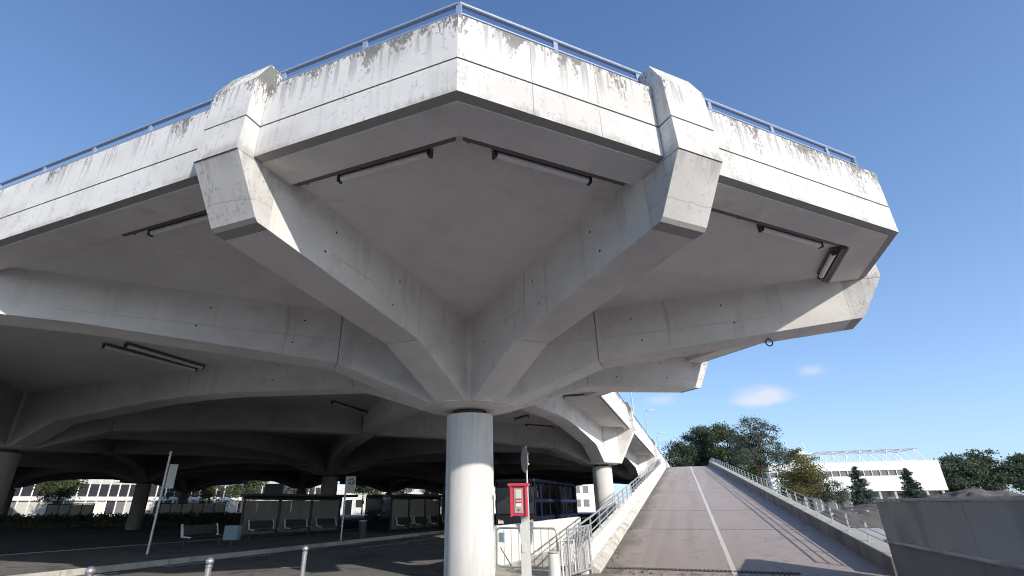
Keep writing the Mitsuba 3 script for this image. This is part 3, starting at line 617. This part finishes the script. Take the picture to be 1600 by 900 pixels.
# the bus
BUSES = ((W(-4.85, 17.9), 'dark blue single-deck bus parked nose forward behind the low white wall'), (W(-33.5, 46), 'dark bus far behind, seen between the two bus shelters'))
for bt, bus_label in BUSES:
    bs = thing('bus', bus_label, 'bus', 'buses at the station')
    bd, bn = T3, N3                  # t = 0 at the front, side with +n faces the camera
    def BB(lo, hi, ch=0.0): return bx(lo, hi, bt, bn, bd, EZ, ch)       # (across, along, z)
    Wb, Lb, Hb = 1.25, 11.8, 3.15
    def shell():
        ms = [BB([-Wb, .02, .32], [Wb, Lb, 1.02], .03), BB([-Wb, .02, 2.86], [Wb, Lb, Hb], .08), BB([-Wb + .08, Lb - .12, 1.0], [Wb - .08, Lb - .02, 2.9])]
        for s in (-1, 1):
            ms.append(BB([s * Wb - s * .05, .06, 1.78], [s * Wb - s * .001, Lb - .02, 1.98]))
            for y in (.05, 1.25, 1.42, 3.4, 5.2, 7.0, 7.9, 9.7, 11.5): ms.append(BB([s * Wb - s * .06, y, 1.0], [s * Wb - s * .003, y + .14, 2.9]))
        return cat(ms)
    add('body', shell(), 'bus_blue', parent=bs)
    wy = ((.2, 1.25), (1.56, 3.4), (3.54, 5.2), (5.34, 7.0), (7.14, 7.9), (8.04, 9.7), (9.84, 11.5))
    for s in (1, -1):
        for a, b in wy:
            w = add('side_window', BB([s * Wb - s * .03, a, 1.99], [s * Wb - s * .022, b, 2.85]), 'clear_dark', parent=bs)
            add('side_window', BB([s * Wb - s * .03, a, 1.04], [s * Wb - s * .022, b, 1.77]), 'clear_dark', parent=bs)
    add('interior', BB([-Wb + .1, .5, .9], [Wb - .1, 7.3, 2.84]), 'bus_dark', parent=bs)  # added solid block that keeps the front windows dark
    for y in np.arange(7.6, 11.2, .9): add('seat', cat([BB([s * .75 - .42, y, .9], [s * .75 + .42, y + .45, 1.3]) for s in (-1, 1)] + [BB([s * .75 - .42, y + .42, 1.25], [s * .75 + .42, y + .52, 1.95]) for s in (-1, 1)]), 'bus_dark', parent=bs)
    add('stripe', BB([Wb + .001, 3.0, 1.86], [Wb + .006, Lb, 1.965]), 'purple', parent=bs)
    add('windscreen', BB([-Wb + .08, .0, 1.15], [Wb - .08, .03, 2.62], .01), 'window_dark', parent=bs)
    add('destination_board', BB([-Wb + .15, -.01, 2.64], [Wb - .15, .03, 2.95], .01), 'black', parent=bs)
    add('front_panel', BB([-Wb + .02, -.02, .34], [Wb - .02, .03, 1.12], .03), 'bus_dark', parent=bs)
    for s in (-1, 1):
        hl = add('headlight', BB([s * .92 - .17, -.05, .62], [s * .92 + .17, -.015, .80], .015), 'lamp_glass', parent=bs)
        add('indicator', BB([s * .92 + .10 * s - .05, -.052, .80], [s * .92 + .10 * s + .06, -.018, .87]), 'orange', parent=hl)
        mr = add('mirror_arm', tube([bt + bn * s * 1.2 + EZ * 2.75, bt + bn * s * 1.42 - bd * .25 + EZ * 2.7, bt + bn * s * 1.42 - bd * .3 + EZ * 2.3], .025, 6), 'black', parent=bs, smooth=50)
        add('mirror', BB([s * 1.42 - .12, -.36, 2.0], [s * 1.42 + .12, -.24, 2.4], .03), 'black', parent=mr)
        for y in (2.6, 8.6):
            wh = add('wheel', frame(cyl([0, 0, 0], .48, 0, .28, 28, bev=.04), bt + bn * s * (Wb - .27 if s > 0 else Wb - .27) + bd * y + EZ * .48, bd, EZ, bn * s), 'rubber', parent=bs, smooth=40)
            add('rim', frame(cyl([0, 0, 0], .27, .28, .29, 20), bt + bn * s * (Wb - .265) + bd * y + EZ * .48, bd, EZ, bn * s), 'galvanised', parent=wh)
    add('wiper', tube([bt + bn * .2 - bd * .03 + EZ * 1.2, bt - bn * .45 - bd * .03 + EZ * 1.9], .012, 5), 'black', parent=bs)

# ------------------------------------------------------------------ trees
def tree(name, label, o, h, crown, mat, nclump, leaves, lsize, trunk_r=.18, spread=.55, group=None, catg='tree', limbs=7, zb=.35, seed=0):
    """crown: list of ellipsoids (dx, dy, z, rx, ry, rz); clumps of leaves spread in their volume, limbs reaching them."""
    g = np.random.default_rng(seed + 11)
    t = thing(name, label, catg, group)
    wts = np.array([c[3] * c[4] * c[5] for c in crown]) ** .8; wts /= wts.sum()
    C = []
    for _ in range(nclump):
        c = crown[g.choice(len(crown), p=wts)]; v = g.normal(size=3); v /= np.linalg.norm(v); rad = g.uniform(.25, 1) ** .55
        C.append([c[0] + v[0] * c[3] * rad, c[1] + v[1] * c[4] * rad, c[2] + v[2] * c[5] * rad])
    C = np.array(C); size = g.uniform(.6, 1.3, nclump)
    idx = g.choice(nclump, leaves, p=size / size.sum())
    ctr = C[idx] + g.normal(size=(leaves, 3)) * spread * size[idx][:, None] * np.array([1, 1, .62])
    ctr[:, 2] = np.maximum(ctr[:, 2], .3)
    nrm = g.normal(size=(leaves, 3)) + np.array([0, 0, .7]); nrm /= np.linalg.norm(nrm, axis=1)[:, None]
    a = np.cross(nrm, g.normal(size=(leaves, 3))); a /= np.linalg.norm(a, axis=1)[:, None]; b = np.cross(nrm, a)
    s = lsize * g.uniform(.6, 1.35, leaves)[:, None]
    V = np.stack([ctr - a * s, ctr - b * s * .55, ctr + a * s, ctr + b * s * .55], 1) + o
    Fq = np.arange(leaves)[:, None] * 4
    Fc = np.vstack([np.hstack([Fq, Fq + 1, Fq + 2]), np.hstack([Fq, Fq + 2, Fq + 3])])
    add('crown', trimesh.Trimesh(V.reshape(-1, 3), Fc, process=False), mat, parent=t)
    top = crown[0]
    sp = [o + EZ * -.1, o + np.array([top[0] * .2 + g.normal() * .06, top[1] * .2, h * zb * .6]), o + np.array([top[0] * .5, top[1] * .5, h * .6]), o + np.array([top[0], top[1], h * .88])]
    ms = [tube(sp, [trunk_r * 1.15, trunk_r * .9, trunk_r * .55, trunk_r * .12], 8)]
    for k in g.choice(nclump, min(limbs, nclump), replace=False):
        u = g.uniform(.45, 1.0); st = sp[1] + (sp[2] - sp[1]) * u; en = o + C[k]
        md = (st + en) / 2 + np.array([0, 0, .10 * h * g.uniform(-.2, .6)])
        ms.append(tube([st, md, en], [trunk_r * .42, trunk_r * .26, trunk_r * .07], 6))
    add('trunk', cat(ms), 'bark', parent=t, smooth=60)
def fir(label, o, h, rb_, seed):
    g = np.random.default_rng(seed); t = thing('fir_tree', label, 'fir tree', 'young firs in front of the white hall')
    Vs, n = [], 0
    L = []
    for z in np.linspace(.08, .97, 24):
        r = rb_ * (1 - z) ** .75 * g.uniform(.75, 1.25) + .18
        for k in range(int(5 + 6 * (1 - z))):
            a = g.uniform(0, 2 * math.pi); rr = r * g.uniform(.6, 1.1)
            m = int(26 + 40 * rr)
            u = g.uniform(0.05, 1, m)
            p = np.stack([np.cos(a) * rr * u + g.normal(size=m) * .10, np.sin(a) * rr * u + g.normal(size=m) * .10, h * z - .16 * rr * u + .22 * rr * u * u + g.normal(size=m) * .07], 1)
            L.append(p)
    L = np.vstack(L); m = len(L); nrm = g.normal(size=(m, 3)); a = np.cross(nrm, g.normal(size=(m, 3))); a /= np.linalg.norm(a, axis=1)[:, None]; b = np.cross(nrm, a); b /= np.linalg.norm(b, axis=1)[:, None]
    s = g.uniform(.07, .16, m)[:, None]
    V = np.stack([L - a * s, L - b * s * .5, L + a * s, L + b * s * .5], 1) + o; Fq = np.arange(m)[:, None] * 4
    add('foliage', trimesh.Trimesh(V.reshape(-1, 3), np.vstack([np.hstack([Fq, Fq + 1, Fq + 2]), np.hstack([Fq, Fq + 2, Fq + 3])]), process=False), 'leaf_fir', parent=t)
    add('trunk', tube([o, o + EZ * h * .5, o + EZ * h], [.13, .08, .02], 8), 'bark', parent=t, smooth=60)
# trees beyond the head of the ramp
tree('broadleaf_tree', 'dark round tree beyond the ramp, nearest to the deck', P3(36.0, 95), 12.5, [(0, 0, 9.0, 3.0, 3.2, 3.2), (1.6, 1, 6.4, 2.4, 2.8, 2.6)], 'leaf_dark', 70, 16000, .17, .25, .62, 'trees beyond the ramp', seed=1, limbs=16)
tree('broadleaf_tree', 'dark tall tree beyond the ramp, middle of the dark group', P3(40.4, 96), 16, [(0, 0, 12.0, 2.6, 3.0, 2.9), (.4, 0, 8.2, 3.0, 3.2, 3.0)], 'leaf_dark', 80, 19000, .17, .3, .62, 'trees beyond the ramp', seed=2, limbs=16)
tree('broadleaf_tree', 'dense green tree just left of the tall airy one', P3(42.6, 90), 15, [(0, 0, 11.2, 2.7, 3.0, 3.2), (1.7, -.6, 7.2, 3.0, 3.2, 3.4), (2.6, -1.0, 4.6, 2.6, 3.0, 2.4)], 'leaf_mid', 95, 25000, .17, .3, .6, 'trees beyond the ramp', seed=3, limbs=16)
tree('airy_tree', 'tall airy grey-green tree with sky showing through its crown', P3(41.4, 78), 14.6, [(-.6, 0, 11.6, 3.4, 3.2, 2.6), (1.4, 0, 9.6, 3.8, 3.2, 2.8), (-2.0, 0, 8.8, 2.8, 3.0, 2.8), (3.0, 0, 7.4, 2.6, 2.6, 2.4)], 'leaf_grey', 150, 10500, .13, .24, .40, seed=4, limbs=60, zb=.30)
tree('turning_tree', 'yellow-green tree behind the ramp railing, in front of the white hall', P3(31.7, 52), 7.0, [(0, 0, 5.0, 1.6, 1.7, 1.7), (.1, 0, 3.2, 2.0, 2.0, 1.5)], 'leaf_yellow', 75, 8500, .085, .10, .30, seed=5, limbs=30)
tree('turning_tree', 'small pale bushy tree right of the yellow-green tree', P3(33.6, 51), 3.8, [(0, 0, 2.5, 1.3, 1.3, 1.1)], 'leaf_grey', 30, 3000, .075, .06, .26, seed=6, limbs=14)
tree('broadleaf_tree', 'dark tree standing behind the yellow-green one, right of the airy tree', P3(38.0, 64), 6.2, [(0, 0, 4.0, 2.4, 2.0, 1.8)], 'leaf_mid', 45, 6500, .11, .12, .45, seed=7, limbs=16)
fir('left of two young firs in front of the white hall', P3(60.0, 84.5), 7.0, 2.7, 21)
fir('right of two young firs in front of the white hall', P3(68.2, 84.5), 6.6, 2.3, 22)
# ------------------------------------------------------------------ the white hall
ha = P3(61.0, 112.2); hb = P3(92.0, 105.0); hd_ = (hb - ha) / np.linalg.norm(hb - ha); hl_ = np.linalg.norm(hb - ha); hn = np.cross(EZ, hd_)      # hn points away from the camera
hk_ = thing('white_hall', 'long white hall with one strip of windows, right of the ramp', 'hall')
def HB(lo, hi, ch=0.0): return bx(lo, hi, ha, hd_, hn, EZ, ch)
z0, z1, ztop = 6.55, 7.62, 9.25
add('wall', cat([HB([0, .3, 3.6], [hl_, 26, ztop - .01]), HB([0, 0, z1], [hl_, .3, ztop]), HB([0, 0, 3.6], [hl_, .3, z0]), HB([25.4, 0, z0], [hl_, .3, z1])]), 'white_frame', parent=hk_)
add('coping', HB([-.1, -.06, ztop + .003], [hl_ + .1, .4, ztop + .13]), 'white_frame', parent=hk_)
for k in range(17):
    w = add('window', HB([.1 + k * 1.49, .16, z0 + .02], [.1 + k * 1.49 + 1.38, .2, z1 - .02]), 'window_grey', parent=hk_)
    add('mullion', HB([k * 1.49 - .05, -.03, z0], [k * 1.49 + .07, .16, z1]), 'white_frame', parent=hk_)
add('ground_storey', HB([0, 1.6, 0], [hl_ - 1, 25, 3.6]), 'window_grey', parent=hk_)
for k in range(12): add('pillar', HB([k * 2.8, .2, 0], [k * 2.8 + .4, .6, 3.6]), 'grey_panel', parent=hk_)
tr = thing('roof_truss', 'white steel space-frame truss standing on the hall roof', 'truss')
tb = lambda u, v, z: ha + hd_ * u + hn * v + EZ * z
z2 = ztop + .15; zt_ = z2 + 2.2
add('chord', cat([tube([tb(10.5, v, zz), tb(29.3, v, zz + .15)], .09, 6) for v, zz in ((.8, zt_), (4.6, zt_), (8.4, zt_ + .0))]), 'galvanised', parent=tr, smooth=50)
for k in range(8):
    u = 10.5 + k * 2.5
    add('strut', cat([tube([tb(u, .8, z2), tb(u + .55, .8, zt_ + .06)], .075, 6), tube([tb(u + .55, .8, zt_ + .06), tb(u + 2.3, .8, z2)], .06, 6)]), 'white_frame', parent=tr, smooth=50)
    add('strut', cat([tube([tb(u, 8.4, z2), tb(u + .55, 8.4, zt_)], .05, 6), tube([tb(u + .55, 8.4, zt_), tb(u + 2.3, 8.4, z2)], .05, 6), tube([tb(u + .55, .8, zt_ + .05), tb(u + .55, 8.4, zt_)], .06, 6)]), 'galvanised', parent=tr, smooth=50)
ph = thing('roof_hut', 'small flat roof hut with a white vent and mast on the hall', 'roof hut')
add('wall', HB([5.6, 2, ztop + .15], [9.3, 7, ztop + 2.0]), 'grey_panel', parent=ph)
add('roof', HB([5.2, 1.6, ztop + 2.003], [9.8, 7.4, ztop + 2.35]), 'white_wall', parent=ph)
add('vent', HB([7.2, 2, ztop + 2.36], [8.5, 3.4, ztop + 2.85]), 'white_frame', parent=ph)
add('mast', cat([tube([tb(9.2, 3, ztop + 2.3), tb(8.9, 3, ztop + 5.0)], .05, 6), tube([tb(8.3, 3, ztop + 4.8), tb(9.5, 3, ztop + 4.95)], .035, 6), tube([tb(5.6, 3, ztop + 2.3), tb(5.4, 3, ztop + 5.4)], .04, 6)]), 'galvanised', parent=ph, smooth=50)
# mound, rubble, fence, hills
def mound(name, o, rx, ry, h, label, mat, n=44, seed=0, rough_=.35):
    g = np.random.default_rng(seed); u = np.linspace(-1, 1, n); A, Bm = np.meshgrid(u, u)
    k = np.clip(1 - (A ** 2 + Bm ** 2), 0, 1) ** .8; P = np.stack([A.ravel() * rx, Bm.ravel() * ry, np.zeros(n * n)], 1) + o
    z = k.ravel() * h * (1 - rough_ + 2 * rough_ * meshkit.fbm(P * (2.4 / max(rx, 1)) + seed)) + .14 * h * (meshkit.fbm(P * 2.2) - .5) * (k.ravel() > .02)
    P[:, 2] = z - .05; f = []
    for i in range(n - 1):
        for j in range(n - 1): a = i * n + j; f += [[a, a + 1, a + n + 1], [a, a + n + 1, a + n]]
    return add(name, trimesh.Trimesh(P, f, process=False), mat, kind='structure', label=label, smooth=True)
mound('earth_mound', P3(45.5, 50), 8.5, 5.0, 2.5, 'dark earth mound behind the tall wall on the right', 'dirt', seed=3)
mound('earth_mound', P3(31.0, 41), 6.0, 3.0, 1.5, 'low brown spoil heap behind the right ramp railing', 'dirt', seed=5)
g = np.random.default_rng(5)
for k in range(26):
    t = thing('rubble_block', 'pale stone block lying on the spoil heap behind the right ramp railing', 'stone', 'stone blocks on the spoil heap')
    p = P3(24.0 + g.uniform(0, 4.6), 37.6 + g.uniform(-1.0, 1.2)); s = g.uniform(.12, .42)
    m = trimesh.convex.convex_hull(g.normal(size=(14, 3)) * np.array([s, s, s * .7]) * .6); m.apply_translation(p + EZ * (.15 + g.uniform(0, .9)))
    scene[t] = mikit.ply(m, 'stone_pale' if k % 3 else 'kerb_concrete')
mound('spoil_heap', P3(26.4, 38), 4.4, 2.2, 1.25, 'pale heap of sand and rubble beside the ramp', 'dirt', seed=8)
for k, (x, y, h) in enumerate(((116, 128, 12.5), (122, 126, 14), (129, 124, 13), (136, 120, 15), (144, 118, 12), (112.5, 132, 9.5))):
    tree('hedgerow_tree', '%s dark tree right of the white hall, counted from the hall' % ('second', 'third', 'fourth', 'fifth', 'sixth', 'first')[k], P3(x, y), h, [(0, 0, h * .6, 4.2, 4.0, h * .36)], 'leaf_dark', 50, 7000, .3, .3, .9, 'dark trees right of the hall', seed=40 + k)
# ------------------------------------------------------------------ left: pale office facade behind the station
fa_, fb_ = P3(-72, 76.5), P3(-34, 111); fd = (fb_ - fa_) / np.linalg.norm(fb_ - fa_); fl = np.linalg.norm(fb_ - fa_); fn = np.cross(EZ, fd)
ob = thing('office_building', 'pale office with white mullions and dark window bands, seen under the deck', 'building')
def FB(lo, hi): return bx(lo, hi, fa_, fd, fn, EZ)
add('wall', cat([FB([-14, .4, 0], [fl, 14, 12]), FB([-14, 0, 0], [fl, .42, 1.0])]), 'white_wall', parent=ob)
add('band', FB([-14, -.12, 3.05], [fl, .3, 3.62]), 'white_frame', parent=ob)
for k in range(-10, int(fl / 1.35)):
    u = k * 1.35
    add('mullion', FB([u - .075, -.06, 1.0], [u + .075, .395, 11.9]), 'white_frame', parent=ob)
    add('window', FB([u + .1, .30, 3.65], [u + 1.25, .38, 5.5]), 'window_dark', parent=ob)
    add('panel', FB([u + .1, .30, 5.52], [u + 1.25, .36, 8.6]), 'grey_panel', parent=ob)
    add('window', FB([u + .1, .30, 1.02], [u + 1.25, .38, 3.04]), ('window_grey', 'blind', 'grey_panel', 'window_dark', 'grey_panel')[(k * 7 + 3) % 5], parent=ob)
    add('window', FB([u + .1, .30, 8.65], [u + 1.25, .38, 10.6]), 'window_dark', parent=ob)
# glazed screens by the far road
def screen(o, d, n, label):
    t = thing('glazed_screen', label, 'screen', 'glazed screens by the far road')
    for k in range(n):
        add('pane', bx([k * 1.15 + .05, -.01, .35], [k * 1.15 + 1.10, .01, 2.15], o, d, np.cross(EZ, d), EZ), 'frosted_backlit', parent=t)
        add('post', bx([k * 1.15 - .04, -.04, 0], [k * 1.15 + .04, .04, 2.3], o, d, np.cross(EZ, d), EZ), 'dark_metal', parent=t)
    add('post', bx([n * 1.15 - .04, -.04, 0], [n * 1.15 + .04, .04, 2.3], o, d, np.cross(EZ, d), EZ), 'dark_metal', parent=t)
    add('rail', bx([-.05, -.05, 2.18], [n * 1.15 + .05, .05, 2.3], o, d, np.cross(EZ, d), EZ), 'dark_metal', parent=t)
screen(P3(-47.5, 57), np.array([.99, .13, 0]), 4, 'glazed screen of four panes in front of the office, far left')
screen(P3(-36.6, 59), np.array([.99, .13, 0]), 6, 'glazed screen of six panes in front of the office, right of the pole')
def leafmass(name, pts_fn, n, size, mat, label, seed):
    g = np.random.default_rng(seed); c = pts_fn(g, n); a = g.normal(size=(n, 3)); a /= np.linalg.norm(a, axis=1)[:, None]; b = np.cross(a, g.normal(size=(n, 3))); b /= np.linalg.norm(b, axis=1)[:, None]
    s = size * g.uniform(.6, 1.4, n)[:, None]; V = np.stack([c - a * s, c - b * s * .6, c + a * s, c + b * s * .6], 1); Fq = np.arange(n)[:, None] * 4
    return trimesh.Trimesh(V.reshape(-1, 3), np.vstack([np.hstack([Fq, Fq + 1, Fq + 2]), np.hstack([Fq, Fq + 2, Fq + 3])]), process=False)
def hedge(x0, y0, x1, y1, h, label, seed):
    t = thing('hedge', label, 'hedge', 'low hedges behind the bus platform')
    d = np.array([x1 - x0, y1 - y0, 0.]); L = np.linalg.norm(d); d /= L; s = np.cross(EZ, d)
    fn_ = lambda g, n: P3(x0, y0) + d * g.uniform(0, L, n)[:, None] + s * g.normal(size=n)[:, None] * .35 + EZ * (h * g.beta(1.4, 1.2, n) * (.75 + .5 * meshkit.noise(np.stack([g.uniform(0, L, n), np.zeros(n), np.zeros(n)], 1))))[:, None]
    add('foliage', leafmass('f', fn_, 9000, .12, 'leaf_dark', '', seed), 'leaf_dark', parent=t)
    add('core', bx([.3, -.28, 0], [L - .3, .28, h * .6], P3(x0, y0), d, s, EZ, .1), 'dirt', parent=t)
hedge(-50, 53.5, -31, 56, 1.15, 'dark low hedge behind the platform, at the far left', 1); hedge(-30.5, 56.3, -21, 58, 1.15, 'dark low hedge behind the platform, left of the long shelter', 2)
# parked car
cr = thing('parked_car', 'dark parked car beyond the left end of the long bus shelter', 'car')
co = P3(-33.0, 61.5); cd = np.array([.99, .13, 0]); cs = np.cross(EZ, cd)
prof = Polygon([(-2.1, .35), (-2.12, .75), (-1.95, .98), (-1.3, 1.02), (-.75, 1.45), (.65, 1.48), (1.35, 1.03), (2.0, .9), (2.12, .6), (2.08, .35)])
body = prism(prof.buffer(-.04).buffer(.04), co, cd, EZ, cs, -.85, .85); add('body', body, 'car_paint', parent=cr)
add('side_window', prism([(-1.15, 1.03), (-.70, 1.39), (.60, 1.41), (1.18, 1.04)], co, cd, EZ, cs, -.862, -.852), 'window_grey', parent=cr)
for u in (-1.3, 1.3):
    for s in (-.86, .64): 
        w = add('wheel', frame(cyl([0, 0, 0], .32, 0, .22, 22, bev=.03), co + cd * u + cs * s + EZ * .32, cd, EZ, cs), 'rubber', parent=cr, smooth=40)
        add('rim', frame(cyl([0, 0, 0], .2, -.006, -.001, 16), co + cd * u + cs * s + EZ * .32, cd, EZ, cs), 'galvanised', parent=w)
add('headlight', bx([-2.12, -.7, .66], [-2.05, -.45, .8], co, cd, cs, EZ), 'lamp_glass', parent=cr)
# trees seen under the deck
for k, (x, y, h, m, lb) in enumerate(((-60.5, 74, 8.6, 'leaf_mid', 'green tree in front of the office at the far left'), (-48.5, 83, 10, 'leaf_mid', 'green tree in front of the office, right of the left column'),
        (-45, 85, 10, 'leaf_yellow', 'yellowing tree in front of the office'), (-41, 88, 9.5, 'leaf_mid', 'green tree in front of the office, above the long shelter'),
        (-33.5, 92, 9.5, 'leaf_grey', 'grey-green tree at the right end of the office'), (-24, 112, 11, 'leaf_mid', 'green tree far behind the deck, left of the bus stop column'),
        (-19.5, 118, 11, 'leaf_grey', 'pale tree far behind the deck above the bus stop'), (-13, 122, 10, 'leaf_yellow', 'yellow-green tree far behind the deck beside the main column'),
        (-28, 118, 12, 'leaf_yellow', 'yellow tree far behind the bus stop column'), (-7, 120, 12, 'leaf_mid', 'green tree far behind the main column'))):
    tree('broadleaf_tree', lb, P3(x, y), h, [(0, 0, h * .62, 2.6, 2.4, h * .34)], m, 46, 6000, .16, .16, .6, 'trees behind the deck', seed=60 + k, limbs=14)
fbld = thing('far_building', 'pale building far behind the deck, seen between the bus and the second column', 'building')
fo = P3(-6, 128); fdd = np.array([.98, .2, 0]); fss = np.cross(EZ, fdd)
add('wall', bx([0, 0, 0], [34, 12, 9], fo, fdd, fss, EZ), 'white_wall', parent=fbld)
for k in range(14):
    for z in (1.2, 4.4): add('window', bx([1 + k * 2.3, -.04, z], [2.5 + k * 2.3, .06, z + 1.7], fo, fdd, fss, EZ), 'window_grey', parent=fbld)
gb = thing('far_building', 'white low building far behind the deck, left of the main column', 'building')
go = P3(-48, 136)
add('wall', bx([0, 0, 0], [41, 12, 6.5], go, EX, EY, EZ), 'white_wall', parent=gb)
for k in range(15): add('window', bx([1 + k * 2.6, -.04, 1.6], [2.6 + k * 2.6, .06, 3.4], go, EX, EY, EZ), 'window_dark', parent=gb)

# ------------------------------------------------------------------ wear on the ground
g = np.random.default_rng(31); L = []
for _ in range(420):
    if g.uniform() < .6: t = g.uniform(2.6, 30); r = 2.70 + abs(g.normal()) * .16; z = zr(t) + .016
    else: t = g.uniform(2.0, 2.7); r = g.uniform(2.7, 8.6); z = zr(t) + .018
    a = g.normal(size=3); a[2] *= .25; a /= np.linalg.norm(a); b = np.cross(a, [0, 0, 1.0]); b /= np.linalg.norm(b); s_ = g.uniform(.02, .055); c = W(r, t, z + .012)
    L.append(trimesh.Trimesh([c - a * s_, c - b * s_ * .6, c + a * s_, c + b * s_ * .6 + EZ * .01], [[0, 1, 2], [0, 2, 3]], process=False))
add('fallen_leaves', cat(L), 'leaf_yellow', kind='stuff', label='dry fallen leaves along the kerb at the foot of the ramp')
for (r, t, lb) in ((-6.2, 1.2, 'round manhole cover in the bus road, left of the main column'), (-8.2, 10.5, 'round manhole cover in the bus road near the round litter bin')):
    m = thing('manhole_cover', lb, 'manhole cover'); o = W(r, t, .006)
    add('ring', cyl(o, .36, 0, .006, 32), 'kerb_concrete', parent=m); add('lid', cyl(o, .30, .0062, .011, 32), 'rust', parent=m)
for k in range(9): add('bay_line', rbx([-10.1, -6 + k * 3.0, .006], [-9.98, -4.4 + k * 3.0, .0075]), 'line_white', parent='road')
